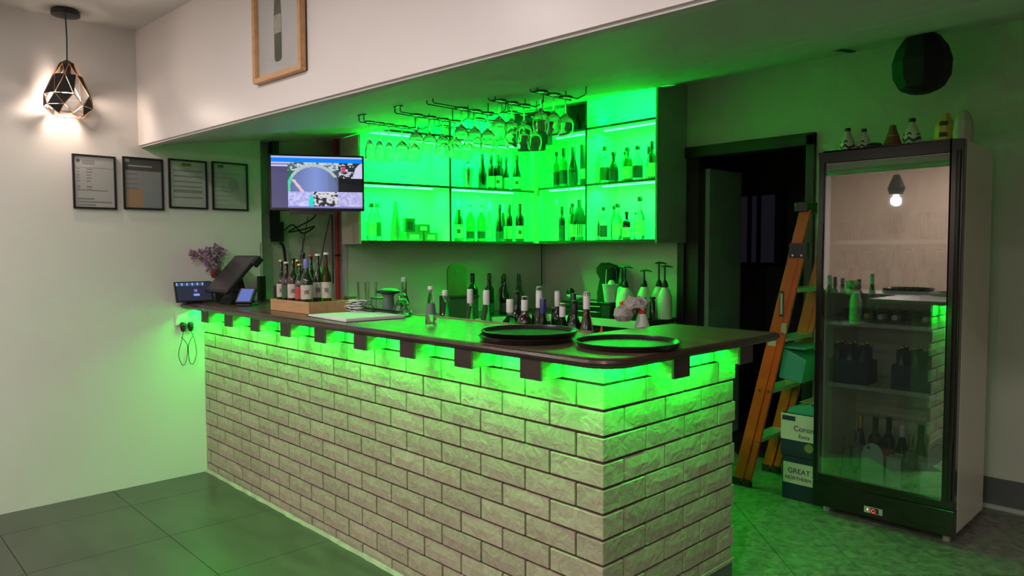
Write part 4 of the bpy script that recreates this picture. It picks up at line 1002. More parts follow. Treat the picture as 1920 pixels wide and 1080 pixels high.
# ---------------------------------------------------------------- step ladder leaning by the fridge
ld = thing('step_ladder', 'folded orange fibreglass step ladder leaning against the left side of the fridge', 'ladder', (0, 0, 0))
def lrail(p, q, wy, wx, name, m=m_orange):
    p = Vector(p); q = Vector(q); d = (q-p).normalized(); a = Vector((0, 1, 0)); a = (a-d*a.dot(d)).normalized(); c = d.cross(a)
    v = [z+a*s*wy/2+c*t_*wx/2 for z in (p, q) for s, t_ in ((-1, -1), (1, -1), (1, 1), (-1, 1))]
    return MB().add(v, [(0, 3, 2, 1), (4, 5, 6, 7), (0, 1, 5, 4), (1, 2, 6, 5), (2, 3, 7, 6), (3, 0, 4, 7)]).build(name, m, ld, bevel=.002)
def LP(z, k, x):   # k=0 front rail line, 1 rear rail line
    y0, y1 = ((.730, .338), (.668, .300))[k]
    return (x, y0+(y1-y0)*z/1.64, z)
for x in (2.22, 2.60):
    a_ = LP(.03, 0, x); b_ = LP(1.66 if x < 2.3 else 1.6, 0, x); ra = plabel(lrail(a_, b_, .062, .024, 'front_rail'), 'wide orange front rail')
    a_ = LP(.0, 1, x+.03); b_ = LP(1.40, 1, x+.03); lrail(LP(.03, 1, x+.002), LP(1.42, 1, x+.002), .036, .022, 'rear_rail')
    for kk in (0, 1): 
        p = LP(.0, kk, x); MB().box(-.016, .016, -.026, .026, 0, .045).build('foot', m_rubber, ld, loc=p)
    p = LP(1.44, 0, x); q = LP(1.40, 1, x)
    br = plabel(box('hinge_bracket', m_black, ld, x-.018, x+.018, (p[1]+q[1])/2-.052, (p[1]+q[1])/2+.050, 1.385, 1.470), 'black hinge bracket')
    for yy in (-.022, .028): MB().lathe([(0, -.002), (.006, -.002), (.006, 0), (0, 0)], 8).rot(Matrix.Rotation(PI/2, 4, 'Y')).build('rivet', m_steel, br, loc=(x-.0185, (p[1]+q[1])/2+yy, 1.400))
for z in (.29, .60, .91, 1.20):
    p = LP(z, 0, 2.232); box('step', m_alum, ld, 2.232, 2.588, p[1]-.070, p[1]+.030, z-.012, z+.012, bevel=.003)
for z in (.29, .60, .95):
    for kk in (0, 1):
        p = LP(z, kk, 2.207); MB().lathe([(0, -.003), (.008, -.003), (.008, 0), (0, 0)], 8).rot(Matrix.Rotation(PI/2, 4, 'Y')).build('rivet', m_steel, ld, loc=p)
p = LP(1.62, 0, 2.22); box('top_cap', m_black, ld, 2.19, 2.63, p[1]-.03, p[1]+.045, 1.645, 1.70, bevel=.004)
m_sticker = mat('sticker', (.45, .40, .28), .6)
p = LP(1.12, 0, 2.207); st = box('sticker', m_labd, ld, 2.2055, 2.2075, p[1]-.014, p[1]+.012, p[2]-.075, p[2]+.075); st.rotation_euler = (0, 0, 0)
box('sticker', m_sticker, ld, 2.2045, 2.2052, p[1]-.008, p[1]+.006, p[2]-.06, p[2]+.06)
p = LP(.90, 0, 2.207); box('sticker', m_sticker, ld, 2.2055, 2.2075, p[1]-.024, p[1]+.024, p[2]-.028, p[2]+.028)
p = LP(.98, 1, 2.207); box('sticker', m_sticker, ld, 2.2085, 2.2110, p[1]-.016, p[1]+.016, p[2]-.03, p[2]+.03)
gt = thing('paint_tray', 'green plastic trays hung between the ladder rails', 'tray', (0, 0, 0))
MB().prism([(.50, .68), (.36, .66), (.335, .80), (.47, .86)], 2.26, 2.52, ax=0).build('tray_body', m_greenpl_card, gt, bevel=.008)
MB().box(2.25, 2.53, .335, .50, .86, .872).build('tray_rim', m_greenpl_card, gt)

# cartons
cx0 = 2.19
def carton(z0, h, lab, y0=.222, y1=.445, d=.30, x=cx0):
    t = thing('beer_carton', lab, 'box', (x, y0, z0), 0, 'stacked drink cartons beside the fridge')
    return t, y1-y0, d, h
t, w_, d_, h_ = carton(0, .250, 'lower drink carton on the floor beside the fridge, dark with a pale printed label')
box('carton_body', m_cartondark, t, 0, d_, 0, w_-.012, 0, .248, bevel=.002)
lb = box('label_panel', m_carton, t, -.0012, 0, .0, w_-.018, .095, .215)
text('lettering', 'GREAT', .042, m_labd, lb, (-.0018, w_-.045, .155), (PI/2, 0, -PI/2)); text('lettering', 'NORTHERN', .028, m_labd, lb, (-.0018, w_-.030, .118), (PI/2, 0, -PI/2))
t, w_, d_, h_ = carton(.2505, .245, 'upper drink carton stacked on the dark carton, pale top half printed Corona Extra')
box('carton_body', m_cartondark, t, 0, d_, 0, w_, 0, .245, bevel=.002)
up = box('upper_panel', m_carton, t, -.0012, .0, .0, w_, .095, .2445); box('dark_mark', m_labd, up, -.0018, -.0012, w_-.085, w_-.008, .205, .232)
text('lettering', 'Corona', .044, m_labd, up, (-.0018, w_-.075, .150), (PI/2, 0, -PI/2)); text('lettering', 'Extra', .030, m_labd, up, (-.0018, w_-.105, .112), (PI/2, 0, -PI/2))
cr_ = MB().lathe([(0, -.0015), (.026, -.0015), (.026, 0), (0, 0)], 14).rot(Matrix.Rotation(PI/2, 4, 'Y')).build('crest', m_capgo, up, loc=(-.0003, w_-.165, .062))
t = thing('open_flap_box', 'crumpled carton flaps, green light in their colour, lying on the upper drink carton', 'box', (cx0+.02, .232, .4965)); MB().prism([(0, 0), (.19, .0), (.17, .03), (.05, .065)], 0, .22, ax=0).build('flaps', m_greenpl_card, t)  # green glow put into the colour of the card
MB().box(.0, .22, .02, .12, .0665, .069).build('flap', m_card, t)

# ---------------------------------------------------------------- bottles in the rail behind the worktop
GR = 'bottles standing behind the front of the worktop'
RZ = .926
RB = [(.50, 1.231, 1.241, 'hock', m_glass, m_capw, .034, (.86, ), 'tall clear wine bottle with long white cap, left of two standing apart behind the worktop'),
      (.50, 1.112, 1.240, 'hock', m_glass, m_capw, .037, None, 'clear wine bottle with long white cap, right of two standing apart behind the worktop'),
      (.50, 1.425, 1.228, 'cone', m_glass, m_capw, .046, None, 'clear flared bottle with pale collar between the water bottle and white capped pair'),
      (.58, .985, 1.238, 'bordeaux', m_dark, m_capb, .034, None, 'dark bottle behind the two short white capped bottles, black topped'),
      (.50, .950, 1.204, 'spirit', m_glass, m_capw, .036, None, 'clear bottle with white neck at the left edge of the crowded group behind the trays'),
      (.50, .855, 1.222, 'bordeaux', m_brown, m_capw, .036, None, 'dark red wine bottle with grey white cap in the crowded group'),
      (.60, .860, 1.262, 'bordeaux', m_gglass, m_capw, .034, None, 'green tinted bottle with tallest white cap in the crowded group'),
      (.52, .783, 1.242, 'hock', m_gglass, m_capw, .034, None, 'bottle with white label and cap in front of the tallest one in the crowded group'),
      (.47, .712, 1.220, 'hock', m_gglass, m_capn, .032, None, 'green bottle with navy blue foil neck in the crowded group'),
      (.53, .652, 1.200, 'bordeaux', m_gglass, m_capw, .033, None, 'bottle with white emblem printed cap right of the navy foil bottle'),
      (.61, .755, 1.245, 'bordeaux', m_dark, m_capw, .028, None, 'dark bottle with white cap standing behind the emblem capped bottle'),
      (.65, .695, 1.235, 'bordeaux', m_dark, m_capg, .028, None, 'dark bottle with dark green cap behind the emblem capped bottle'),
      (.52, .575, 1.216, 'bordeaux', m_dark, m_capb, .034, None, 'black capped dark bottle left of the rightmost wine bottle'),
      (.50, .491, 1.256, 'burgundy', m_brown, m_capw, .036, None, 'brown red wine bottle with white cap, rightmost behind the left tray stack'),
      (.70, .86, 1.16, 'beer', m_dark, m_capb, .03, None, 'small dark bottle deep in the crowded group')]
for (x, y, zt_, kd, gm, cm, r_, _, lab) in RB:
    h = zt_-RZ+.0; bottle(kind=kd, h=h, r_=r_, loc=(x, y, RZ), glass_m=gm, cap_m=cm, lab_m=None, label=lab, group=GR, cap=(.79 if cm in (m_capw, m_capn) and kd != 'cone' else None))
bottle(kind='cone', h=.165, r_=.026, loc=(.17, 1.115, TZ+.001), glass_m=m_glass, cap_m=m_capw, lab_m=m_frost, label='small clear water bottle with white cap standing on the worktop right of the notebook', group=None, lab=(.25, .55))
# dark wine bottles on the back counter
for i_, (s, t_, zt_, r_) in enumerate(((.87, -.06, 1.262, .040), (1.00, -.09, 1.262, .036), (1.06, .0, 1.250, .036), (1.14, -.09, 1.255, .038), (1.19, .0, 1.238, .036), (1.30, -.06, 1.250, .038), (1.36, .02, 1.20, .036), (1.24, -.14, 1.20, .034))):
    x, y = LC(s, t_)
    bottle(kind='burgundy' if i_ % 2 else 'bordeaux', h=zt_-BZ-.004, r_=r_, loc=(x, y, BZ+.001), glass_m=m_dark, cap_m=m_capb, lab_m=m_labd if i_ % 2 else m_frost, label='dark wine bottle on the back counter, %s from the cutting board' % ORD[i_], group='dark wine bottles on the back counter', lab=(.08, .3))
x, y = LC(.80, .06)
t = thing('cutting_board', 'upright rounded wooden cutting board with hand hole leaning on the back wall', 'board', (x, y, BZ+.001), -math.radians(10))
cb = [(-.085, 0), (.085, 0), (.085, .35)]+[(.085*math.cos(PI*k/10), .35+.060*math.sin(PI*k/10)) for k in range(1, 10)]+[(-.085, .35)]
MB().prism(cb, -.010, .010, ax=1).build('board', mat('dark_board', (.16, .13, .08), .6), t, bevel=.002)
hl = [(.026*math.cos(2*PI*k/12), .345+.014*math.sin(2*PI*k/12)) for k in range(12)]; MB().prism(hl, -.0125, -.0105, ax=1).build('hand_hole', m_frost, t)
x, y = LC(.69, -.16)
t = thing('utensil_crate', 'dark grey plastic crate on the back counter in front of the wine bottles', 'crate', (x, y, BZ+.001), -math.radians(10))
MB().box(-.12, .12, -.08, .08, 0, .004).box(-.12, .12, -.08, -.074, 0, .17).box(-.12, .12, .074, .08, 0, .17).box(-.12, -.114, -.074, .074, 0, .17).box(.114, .12, -.074, .074, 0, .17).build('crate_body', mat('grey_crate', (.05, .05, .05), .6), t)
MB().box(-.125, .125, -.085, -.08, .16, .175).build('rim', m_blackmatte, t)
tag(cable('pipe_wire', [(2.80, LC(1.75, .3)[1], BZ+.20), (2.80, LC(1.75, .3)[1], 1.49)], .005, 'thin dark cable down the back wall left of the white wall panel'), None, 'cable')

# black bag, coffee cup, organisers, pumps on the back counter
t = thing('black_bag', 'slumped black cloth bag on the back counter left of the syrup pumps', 'bag', (2.70, 2.11, BZ+.001))
bg = MB().lathe([(0, 0), (.10, 0), (.11, .06), (.095, .17), (.078, .27), (.10, .33), (.105, .37), (.07, .395), (0, .40)], 14)
bg.v = [(x*.7*(1+.15*math.sin(3*math.atan2(y, x)+z*20)), y*(1+.12*math.sin(5*math.atan2(y, x)+z*30)), max(.001, z+.012*math.sin(y*40))) for x, y, z in bg.v]; bg.build('bag_body', m_fabric, t, True)
MB().tube(sm([(-.03, -.07, .38), (-.05, -.12, .34), (-.05, -.11, .20), (-.04, -.07, .14)]), .008, 6).build('strap', m_fabric, t, True)
t = thing('organiser', 'stack of black trays with pale edges on the back counter before the black bag', 'tray', (2.40, 2.11, BZ+.001))
box('lower_tray', m_black, t, 0, .21, -.16, .22, 0, .045, bevel=.004); box('middle_tray', m_black, t, .01, .21, -.16, .2, .050, .085, bevel=.004); box('upper_tray', m_black, t, .01, .21, -.17, .24, .092, .118, bevel=.004)
box('tray_edge', m_milk, t, -.004, 0, -.13, .06, .038, .044); box('tray_edge', m_milk, t, .003, .008, -.15, -.02, .080, .086); box('tray_edge', m_milk, t, .003, .008, -.12, .00, .112, .119)
t = thing('white_spoon', 'pale rounded scoop lying on the black trays behind the rightmost wine bottle', 'scoop', (2.47, 2.25, BZ+.121))
sp = MB().lathe([(0, 0), (.03, .003), (.045, .02), (.046, .03), (.0, .032)], 14); sp.v = [(x*.8, y*2.0, z+.35*max(0, y)*.4) for x, y, z in sp.v]; sp.build('bowl', m_milk, t, True)
MB().tube([(0, -.06, .012), (-.01, -.15, .004)], .008, 6).build('handle', m_milk, t, True)
t = thing('paper_cup', 'pale cup holding straws and a white lid between the black bag and the syrup pumps', 'cup', (2.42, 1.875, BZ+.122))
MB().lathe([(0, 0), (.042, 0), (.058, .125), (.061, .125), (.061, .132), (.055, .132), (.040, .004), (0, .004)], 18).build('cup_body', m_milk, t, True)
MB().tube([(-.02, .03, .08), (-.03, .012, .24)], .003, 6).build('straw', m_capw, t, True)
MB().lathe([(0, 0), (.028, 0), (.026, .03), (.015, .045), (0, .048)], 12).build('lid_ball', m_capw, t, True, loc=(.01, -.005, .115))
t = thing('cup_stand', 'black box under the pale cup on the back counter', 'box', (2.44, 1.878, BZ+.001)); box('box_body', m_black, t, -.07, .02, -.035, .045, 0, .1185, bevel=.003); box('front_plate', m_blackmatte, t, -.072, -.070, -.04, .035, .02, .10)
t = thing('black_whisk', 'small black headed tool standing left of the pale scoop', 'tool', (2.60, 2.42, BZ+.001)); MB().tube([(0, 0, 0), (0, 0, .14)], .006, 6).build('shaft', m_black, t); MB().lathe([(0, .13), (.03, .14), (.035, .17), (.02, .195), (0, .2)], 12).build('head', m_black, t, True)
PJ = [(2.56, 1.872, 1.318, 'leftmost syrup jug, the tall glass bottle with black pump', .95),
      (2.45, 1.760, 1.318, 'front syrup jug, brightest glass bottle with black pump, second from left', 1.12),
      (2.62, 1.715, 1.290, 'middle syrup jug with the shortest black pump', .9),
      (2.74, 1.667, 1.345, 'syrup jug second from right with the highest black pump', .9),
      (2.665, 1.565, 1.322, 'rightmost syrup jug with black pump, by the doorway wall', .88)]
for (x, y, zt_, lab, q) in PJ:
    t = thing('pump_bottle', lab, 'pump bottle', (x, y, BZ+.001), 0, 'five pump bottles on the back counter')
    MB().lathe([(0, 0), (.058*q, 0), (.062*q, .01), (.062*q, .135), (.055*q, .175), (.036*q, .215), (.022, .232), (.018, .236), (0, .236)], 18).build('body', m_syrup, t, True)
    H = zt_-BZ
    MB().lathe([(.022, .228), (.025, .240), (.018, .270), (.007, .285), (0, .285)], 14).build('collar', m_black, t, True)
    pm = MB().lathe([(.0065, .28), (.0065, H-.012), (0, H-.012)], 10).build('pump_stem', m_black, t, True)
    MB().tube([(0, .032, H-.010), (0, 0, H-.004), (0, -.04, H-.008), (0, -.065, H-.014)], [.006, .008, .006, .004], 8).build('nozzle', m_black, t, True)
# black pump caps of empty jars lined in front, low
for i_, (x, y) in enumerate(((2.45, 1.670), (2.47, 1.615), (2.55, 1.590))):
    t = thing('squeeze_bottle', 'dark squeeze bottle in front of the syrup jugs, %s from left' % ORD[i_], 'bottle', (x, y, BZ+.001), 0, 'dark squeeze bottles before the syrup jugs')
    MB().lathe([(0, 0), (.022, 0), (.022, .13), (.012, .15), (0, .15)], 12).build('body', m_olive, t, True); MB().lathe([(.022, .15), (.020, .165), (0, .165)], 12).build('cap', m_black, t, True)
# spray bottle with a cloth over it
t = thing('spray_bottle', 'white spray bottle with red collar and crumpled pinkish cloth, behind the right tray', 'spray bottle', (.86, .47, .925), math.radians(-44))
MB().lathe([(0, 0), (.036, 0), (.038, .02), (.038, .13), (.034, .17), (.020, .215), (.015, .225), (0, .225)], 16).build('body', mat('white_spray_plastic', (.62, .68, .6), .4), t, True)
plabel(MB().lathe([(.019, .222), (.019, .245), (0, .245)], 12).build('collar', m_redp, t, True), 'red collar')
MB().box(-.055, .02, -.012, .012, .245, .285).build('spray_head', m_capw, t, bevel=.006)
plabel(MB().lathe([(.004, 0), (.011, .01), (.011, .035), (0, .035)], 10).rot(Matrix.Rotation(PI/2, 4, 'Y')).build('nozzle', m_redp, t, True, loc=(-.10, 0, .268)), 'red nozzle')
m_pink = mat('printed_cloth', (.55, .42, .40), .85, var=.5, scale=30, bump=.5, bscale=15, col2=(.7, .68, .62))
cl = MB().lathe([(0, .295), (.03, .288), (.045, .265), (.038, .245)], 14); cl.v = [(x*1.3-.03, y, z+.012*math.sin(9*math.atan2(y, x))) for x, y, z in cl.v]
cl.lathe([(0, .205), (.03, .19), (.046, .215), (.040, .245), (.015, .262)], 14, c=(-.085, -.012, -.0)); cl.build('cloth', m_pink, t, True)
tag(MB().lathe([(0, 0), (.013, 0), (.013, .03), (.006, .05), (.004, .065), (0, .066)], 12).build('red_nozzle_cap', m_redp, smooth=True, loc=(.53, .435, 1.05)), 'small red nozzle tip poking up between the two tray stacks', 'cap')
t = bpy.data.objects['red_nozzle_cap']; MB().lathe([(0, -.124), (.022, -.124), (.024, -.02), (.012, -.001), (0, -.001)], 12).build('sauce_body', m_dark, t, True)

# ---------------------------------------------------------------- things on the worktop
def tray(x, y, z, R_, label, inner_m):
    t = thing('serving_tray', label, 'tray', (x, y, z), 0, 'round black serving trays on the worktop')
    MB().lathe([(0, 0), (R_*.93, 0), (R_*.95, .003), (R_*.985, .016), (R_, .018), (R_, .020), (R_*.975, .020), (R_*.935, .006), (R_*.92, .004), (0, .004)], 56).build('tray_body', m_tray, t, True)
    MB().lathe([(0, .0042), (R_*.90, .0042), (R_*.90, .0054), (0, .0054)], 56).build('non_slip_mat', inner_m, t)
m_tray = mat('black_tray_plastic', (.012, .011, .011), .28, coat=.3)
def knurl():
    m, t, b = nt('ribbed_tray_mat'); b.inputs['Base Color'].default_value = (.02, .03, .02, 1); b.inputs['Roughness'].default_value = .35
    tc = t.nodes.new('ShaderNodeTexCoord'); ch = t.nodes.new('ShaderNodeTexChecker'); ch.inputs['Scale'].default_value = 150
    t.links.new(tc.outputs['Object'], ch.inputs['Vector']); bp = t.nodes.new('ShaderNodeBump'); bp.inputs['Strength'].default_value = .5; bp.inputs['Distance'].default_value = .002
    n = t.nodes.new('ShaderNodeMix'); n.data_type = 'RGBA'; n.inputs[6].default_value = (.02, .03, .02, 1); n.inputs[7].default_value = (.10, .14, .08, 1)
    t.links.new(ch.outputs['Fac'], n.inputs[0]); t.links.new(n.outputs[2], b.inputs['Base Color'])
    t.links.new(ch.outputs['Fac'], bp.inputs['Height']); t.links.new(bp.outputs[0], b.inputs['Normal']); return m
m_knurl = knurl()
tray(.050, .395, TZ+.001, .177, 'lower one of two stacked round black trays, left on the worktop', m_blackmatte)
tray(.056, .388, TZ+.0190, .177, 'upper one of two stacked round black trays, left on the worktop', m_blackmatte)
tray(.165, .030, TZ+.001, .177, 'round black tray with ribbed mat lying alone at the corner of the worktop', m_knurl)
# wooden box with beer bottles
wb = thing('wooden_box', 'light timber box carrying a crowd of beer bottles at the left of the worktop', 'box', (.135, 2.155, TZ+.001))
L2, D2_ = .215, .115
m_pine2 = mat('pale_box_timber', (.55, .33, .16), .5, var=.12, vec=(6, 1, 6), scale=5)
MB().box(-D2_, -D2_+.012, -L2, L2, 0, .062).build('front_board', m_pine2, wb, bevel=.002)
MB().box(D2_-.012, D2_, -L2, L2, 0, .062).build('rear_board', m_pine2, wb, bevel=.002)
for s in (-1, 1): MB().box(-D2_+.012, D2_-.012, s*L2-(.012 if s > 0 else 0), s*L2+(.012 if s < 0 else 0), 0, .062).build('end_board', m_pine2, wb, bevel=.002)
MB().box(-D2_+.012, D2_-.012, -L2+.012, L2-.012, .0, .050).build('base_board', m_pine2, wb)
ZBX = TZ+.0515
BE = [(.065, 2.325, .225, .027, 'beer', m_olive, m_capgo, m_lab, 'pale labelled bottle at the left end of the wooden box'),
      (.060, 2.255, .215, .027, 'beer', m_brown, m_capw, m_labg, 'brown beer bottle with round green badge, second in the wooden box front row'),
      (.060, 2.180, .235, .031, 'beer', m_brown, m_capb, m_lab, 'brown beer bottle with large white label, middle of the wooden box front row'),
      (.062, 2.110, .205, .026, 'beer', m_olive, m_capgo, m_labr, 'short green bottle with oval red white label in the wooden box'),
      (.062, 2.035, .232, .033, 'beer', m_olive, m_capv, m_lab, 'green beer bottle with violet foil neck and white shield label in the wooden box'),
      (.150, 2.300, .225, .026, 'beer', m_gglass, m_capgo, None, 'clear green bottle in the back row of the wooden box, far left'),
      (.150, 2.235, .262, .028, 'beer', m_dark, m_capb, None, 'dark bottle with black cap in the back row of the wooden box'),
      (.150, 2.150, .255, .028, 'beer', m_brown, m_labr, None, 'brown long neck bottle in the back row of the wooden box'),
      (.150, 2.075, .258, .028, 'beer', m_olive, m_capw, m_lab, 'green bottle with silver neck in the back row of the wooden box'),
      (.155, 1.995, .265, .027, 'beer', m_aglass, m_capw, m_lab, 'clear amber bottle at the right end of the back row in the wooden box')]
for (x, y, h, r_, kd, gm, cm, lm, lab) in BE:
    bottle(kind=kd, h=h, r_=r_, loc=(x, y, ZBX), glass_m=gm, cap_m=cm, lab_m=lm, label=lab, group='bottles in the wooden box', cap=.80 if cm is m_capv else None, lab=(.10, .42), emblem=(m_labd if lm is m_lab else None))
t = thing('wooden_block', 'small brown wooden holder behind the right end of the bottle box', 'holder', (.34, 2.06, TZ+.001)); MB().box(-.03, .03, -.04, .04, 0, .06).build('block', mat('brown_block', (.28, .14, .05), .6), t, bevel=.003); MB().box(-.022, .022, -.03, .03, .06, .075).build('insert', m_card, t)
# open spiral notebook
nb = thing('notebook', 'open spiral bound notebook lying on the front edge of the worktop', 'notebook', (.105, 1.655, TZ+.001), math.radians(-4))
m_pagew = mat('ruled_page', (.80, .82, .80), .6, var=.02)
MB().box(-.155, .150, -.225, -.002, 0, .016).build('page_block', m_pagew, nb, bevel=.003)
MB().box(-.150, .150, .002, .185, 0, .010).build('page_block', m_pagew, nb, bevel=.003)
MB().box(-.160, .155, -.230, .19, 0, .0008).build('cover', m_labd, nb)
sp_ = MB()
for k in range(22):
    c0 = (.152-.009*0, -.20+.0175*k)
    sp_.tube([(.152+.011*math.cos(a_*PI/4), c0[1]+.001*a_, .0175+.013*math.sin(a_*PI/4)) for a_ in range(9)], .0024, 4)
sp_.build('spiral_binding', m_black, nb)
# crumpled napkins
np_ = thing('napkin_stack', 'small heap of crumpled printed paper napkins left of the notebook', 'napkins', (.278, 1.893, TZ+.004))
for k in range(5):
    q = random.Random(k+2); v = []; nn = 6
    for j in range(nn+1):
        for i in range(nn+1):
            v.append(((i/nn-.5)*.09+q.uniform(-.004, .004), (j/nn-.5)*.11+q.uniform(-.004, .004), q.uniform(0, .010)))
    fs = [(j*7+i, j*7+i+1, j*7+i+8, j*7+i+7) for j in range(nn) for i in range(nn)]
    o = MB().add(v, fs).build('napkin', m_paper, np_, True, loc=(q.uniform(-.01, .01), q.uniform(-.015, .015), .002+.013*k), rz=q.uniform(-.35, .35))
    sd = o.modifiers.new('thick', 'SOLIDIFY'); sd.thickness = .004; sd.offset = 1
# glassware at the rear of the worktop
def tumbler(x, y, z, h, r_, lab, m=m_glass):
    t = thing('tumbler', lab, 'glass', (x, y, z), 0, 'tall tumblers behind the napkins')
    MB().lathe([(0, 0), (r_*.8, 0), (r_, h), (r_-.002, h), (r_*.8-.002, .008), (0, .008)], 18).build('glass_body', m, t, True)
tumbler(.372, 1.98, TZ+.002, .155, .034, 'tall clear tumbler behind the napkins, left of two'); tumbler(.372, 1.905, TZ+.002, .155, .034, 'tall clear tumbler behind the napkins, right of two')
t = thing('lidded_jar', 'squat clear jar with a wide dark lid behind the notebook', 'jar', (.335, 1.685, TZ+.002)); MB().lathe([(0, 0), (.030, 0), (.034, .02), (.028, .085), (.034, .10), (0, .10)], 16).build('jar_body', m_frost, t, True); MB().lathe([(.034, .10), (.060, .108), (.060, .118), (.04, .128), (0, .13)], 16).build('lid', m_black, t, True)
t = thing('thin_bottle', 'small clear bottle with bright rim standing beyond the dark lidded jar', 'bottle', (.56, 1.86, .926)); MB().lathe([(0, 0), (.03, 0), (.03, .22), (.014, .27), (.016, .34), (.012, .355), (0, .355)], 14).build('body', m_glass, t, True); MB().lathe([(.017, .335), (.017, .358), (0, .359)], 12).build('cap', m_milk, t, True)
t = thing('glass_bowl', 'clear shallow glass bowl with dark rim behind the napkins', 'bowl', (.356, 1.790, TZ+.002)); MB().lathe([(0, 0), (.035, 0), (.05, .04), (.055, .075), (.052, .075), (.047, .04), (.033, .004), (0, .004)], 20).build('bowl_body', m_glass, t, True); MB().lathe([(.0555, .072), (.057, .078), (.052, .078)], 20).build('rim', m_black, t, True)
t = thing('glass_carafe', 'round clear glass carafe with stopper behind the notebook corner', 'carafe', (.40, 1.625, TZ+.002-.0)); t.location = (.33, 1.555, TZ+.001)
MB().lathe([(0, 0), (.040, 0), (.050, .015), (.048, .035), (.028, .070), (.018, .080), (.020, .088), (.016, .088), (.025, .068), (.045, .034), (.047, .016), (.038, .004), (0, .004)], 24).build('glass_body', m_glass, t, True)
MB().lathe([(0, .082), (.018, .088), (.020, .100), (.012, .110), (0, .112)], 14).build('stopper', m_glass, t, True)
# tills and flowers at the far end
tb = thing('tablet_terminal', 'black tablet propped on the far left end of the worktop against the wall', 'tablet', (-.085, 3.215, TZ+.001), math.radians(-5))
def slab_tilt(w_, h_, d_, tilt, c, name, m, parent, bev=.003):
    mb_ = MB().box(-w_/2, w_/2, 0, d_, -h_/2, h_/2); mb_.rot(Matrix.Translation(c) @ Matrix.Rotation(-tilt, 4, 'X')); return mb_.build(name, m, parent, bevel=bev)
slab_tilt(.225, .135, .012, math.radians(22), Vector((0, -.02, .075)), 'tablet_body', m_black, tb)
def tabs(uu, vv):
    if vv > .82 and uu < .8: return (.05, .08, .16) if int(uu*20) % 3 else (.2, .35, .7)
    if math.hypot(uu-.55, (vv-.55)*.7) < .06: return (.25, .12, .6)
    if .48 < uu < .66 and .25 < vv < .38: return (.2, .35, .9)
    return (.02, .022, .045)
ti = math.radians(22)
paint('screen', 40, 24, .205, .118, tabs, m_screen, tb, (0, -.0214, .0752), (1, 0, 0), (0, math.sin(ti), math.cos(ti)))
box('stand', m_black, tb, -.05, .05, -.03, .06, 0, .012)
pos_ = thing('point_of_sale_screen', 'large black touch till at the end of the worktop, its slab tilted steeply back', 'till', (.06, 2.995, TZ+.001))
pd_ = Vector((.205, 0, .222)).normalized(); pn_ = Vector((-pd_.z, 0, pd_.x))
def pslab(l0, l1, w0, w1, n0, n1, name, m, bev=.004):
    b_ = MB().box(l0, l1, w0, w1, n0, n1); o0 = Vector((-.10, 0, .079))
    b_.v = [tuple(o0+pd_*x+Vector((0, y, 0))+pn_*z) for x, y, z in b_.v]; return b_.build(name, m, pos_, bevel=bev)
pslab(0, .302, -.165, .165, -.022, 0, 'monitor', m_black)
pslab(.018, .285, -.150, .150, 0, .0012, 'monitor_face', mat('till_dark_face', (.045, .042, .044), .32), 0)
pslab(.235, .300, -.192, -.165, -.040, 0, 'side_reader', m_black)
MB().prism([(-.04, 0), (.12, 0), (.12, .015), (.06, .10), (.035, .20), (.015, .19), (.02, .08), (-.04, .015)], -.08, .08, ax=1).build('stand', m_black, pos_, bevel=.003)
ct = thing('card_terminal', 'small card terminal with pale blue screen on a stand at the worktop edge', 'card terminal', (.055, 2.755, TZ+.001), math.radians(-55))
slab_tilt(.105, .105, .02, math.radians(38), Vector((0, -.01, .065)), 'terminal_body', m_black, ct)
tj = math.radians(38)
m_blue = emit('pale_blue_display', (.16, .22, .62), .85)
q_ = MB().box(-.040, .040, -.0012, 0, -.044, .044); q_.rot(Matrix.Translation(Vector((0, -.010, .065))) @ Matrix.Rotation(-tj, 4, 'X')); q_.build('screen', m_blue, ct)
MB().box(-.045, .045, -.04, .05, 0, .014).build('base', m_black, ct, bevel=.003); MB().box(-.02, .02, .0, .03, .012, .06).build('neck', m_black, ct)
t = thing('receipt_printer', 'black receipt printer with a white paper edge left of the beer bottle box', 'printer', (.25, 2.60, TZ+.001), math.radians(-60)); MB().box(-.07, .07, -.06, .07, 0, .125).build('printer_body', m_black, t, bevel=.006); MB().box(-.035, .035, .0, .05, .126, .128).build('paper_roll_edge', m_paper, t); MB().box(-.05, .05, -.064, -.06, .03, .05).build('slot', m_blackmatte, t)
tag(MB().tube([(.375, 3.24, TZ+.15), (.385, 3.262, TZ+.385)], .0022, 5).build('antenna', m_black), 'thin black aerial standing behind the till against the wall', 'aerial')
t = bpy.data.objects['antenna']; MB().box(.355, .395, 3.215, 3.262, TZ+.001, TZ+.16).build('router_body', m_black, t)
fv = thing('flower_vase', 'dried purple flowers in a vase standing between the tablet and the wall', 'flowers', (.10, 3.245, TZ+.001))
MB().lathe([(0, 0), (.026, 0), (.032, .05), (.022, .11), (.026, .15), (.022, .15), (.017, .10), (0, .01)], 14).build('vase', m_labd, fv, True)
q = random.Random(4); stem = MB(); m_fred = mat('dried_red_flower', (.22, .03, .04), .9, var=.4, scale=40)
TIPS = [(-.20, .315), (-.185, .335), (-.165, .325), (-.14, .335), (-.13, .30), (-.115, .33), (-.10, .345), (-.09, .31), (-.075, .345), (-.06, .33), (-.05, .36), (-.03, .375), (-.015, .355), (0, .35), (.01, .33), (-.04, .30), (-.07, .28), (-.10, .27), (-.02, .29), (-.06, .25), (-.08, .235), (-.05, .205), (-.07, .195), (-.035, .22)]
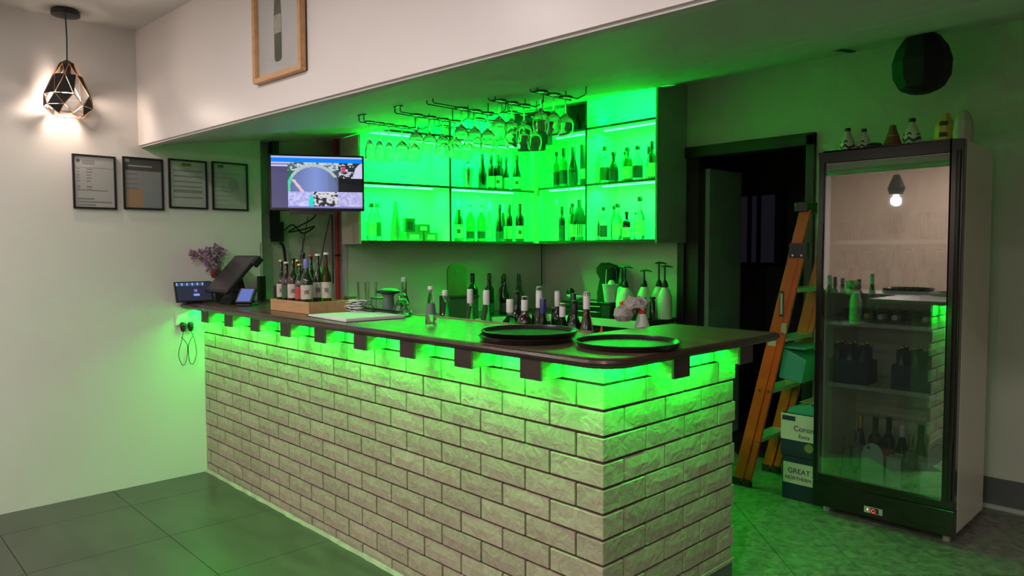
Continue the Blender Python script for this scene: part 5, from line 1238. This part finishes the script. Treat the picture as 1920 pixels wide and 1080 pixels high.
for k, (ex, hgt) in enumerate(TIPS):
    ey = q.uniform(-.05, .0)
    stem.tube([(0, 0, .12), (ex*.4, ey*.4, .12+(hgt-.12)*.6), (ex, ey, hgt)], .0014, 4)
    bl = MB()
    for n_ in range(12):
        t_ = n_/11; c_ = (ex*(1-.16*t_)+q.uniform(-.014, .014), ey*(1-.2*t_)+q.uniform(-.014, .014), hgt-.035*t_+q.uniform(-.012, .012)); rr = q.uniform(.005, .0095)
        bl.lathe([(0, -rr), (rr*.8, -rr*.4), (rr, rr*.2), (0, rr)], 5, c_)
    bl.build('blossom_spray', m_fred if hgt < .22 else m_flower, fv)
stem.build('stems', m_stem, fv)
# wall outlet, plugs and charging leads
ol = tag(MB().box(-.175, -.095, YL-.010, YL-.001, .965, 1.045).build('wall_socket', mat('socket_white', (.7, .7, .66), .4), bevel=.003), 'white double wall socket low beside the bar end with two black plugs', 'socket')
MB().box(-.165, -.105, YL-.012, YL-.010, 1.0, 1.035).build('rocker_plate', m_paper, ol)
for i_, (x, nm) in enumerate(((-.138, 'left'), (-.092, 'right'))):
    t = thing('black_charger', '%s one of two black plug chargers with looped lead hanging on the wall socket' % nm, 'charger', (x, YL-.03, .955), 0, 'plug chargers under the worktop end')
    MB().lathe([(0, -.03), (.012, -.025), (.018, -.005), (.018, .025), (.012, .032), (0, .032)], 12).build('plug_body', m_black, t, True)
    sgn = 1 if i_ else -1
    MB().tube(sm([(0, 0, -.025), (sgn*.015+.005, 0, -.08), (sgn*.02+.012*sgn, .0, -.17), (0+.012*sgn, .0, -.235), (-.012*sgn, 0, -.22), (-.020*sgn+.004, .0, -.12), (.012*sgn, .003, -.06)], 8), .0022, 5).build('lead', m_black, t, True)

# ---------------------------------------------------------------- unseen front room: downlights, pendants, sign (they mirror in the fridge door)
for i_, (x, y) in enumerate(DOWN):
    t = thing('ceiling_downlight', 'recessed ceiling downlight of the front room, %s of the nine' % ORD[i_], 'light', (x, y, 2.75), 0, 'ceiling downlights of the front room')
    MB().lathe([(.060, -.001), (.075, -.001), (.075, -.008), (.060, -.010)], 20).build('trim_ring', m_cab, t, True); MB().lathe([(0, -.0015), (.058, -.0015), (.058, -.003), (0, -.003)], 20).build('lens', m_down, t)
for i_, (x, y) in enumerate(PEND):
    t = thing('pendant_lamp', 'black pendant lamp farther out in the front room, %s of three' % ORD[i_], 'lamp', (x, y, 0), 0, 'pendant lamps of the front room')
    MB().tube([(0, 0, 2.75), (0, 0, 2.45)], .004, 6).build('cord', m_black, t); MB().lathe([(.04, 2.45), (.115, 2.27), (.08, 2.18)], 8).build('shade', m_blackmatte, t); MB().lathe([(0, 2.15), (.03, 2.17), (.035, 2.21), (.0, 2.26)], 12).build('bulb', m_bulb, t, True)
bpy.context.view_layer.update()
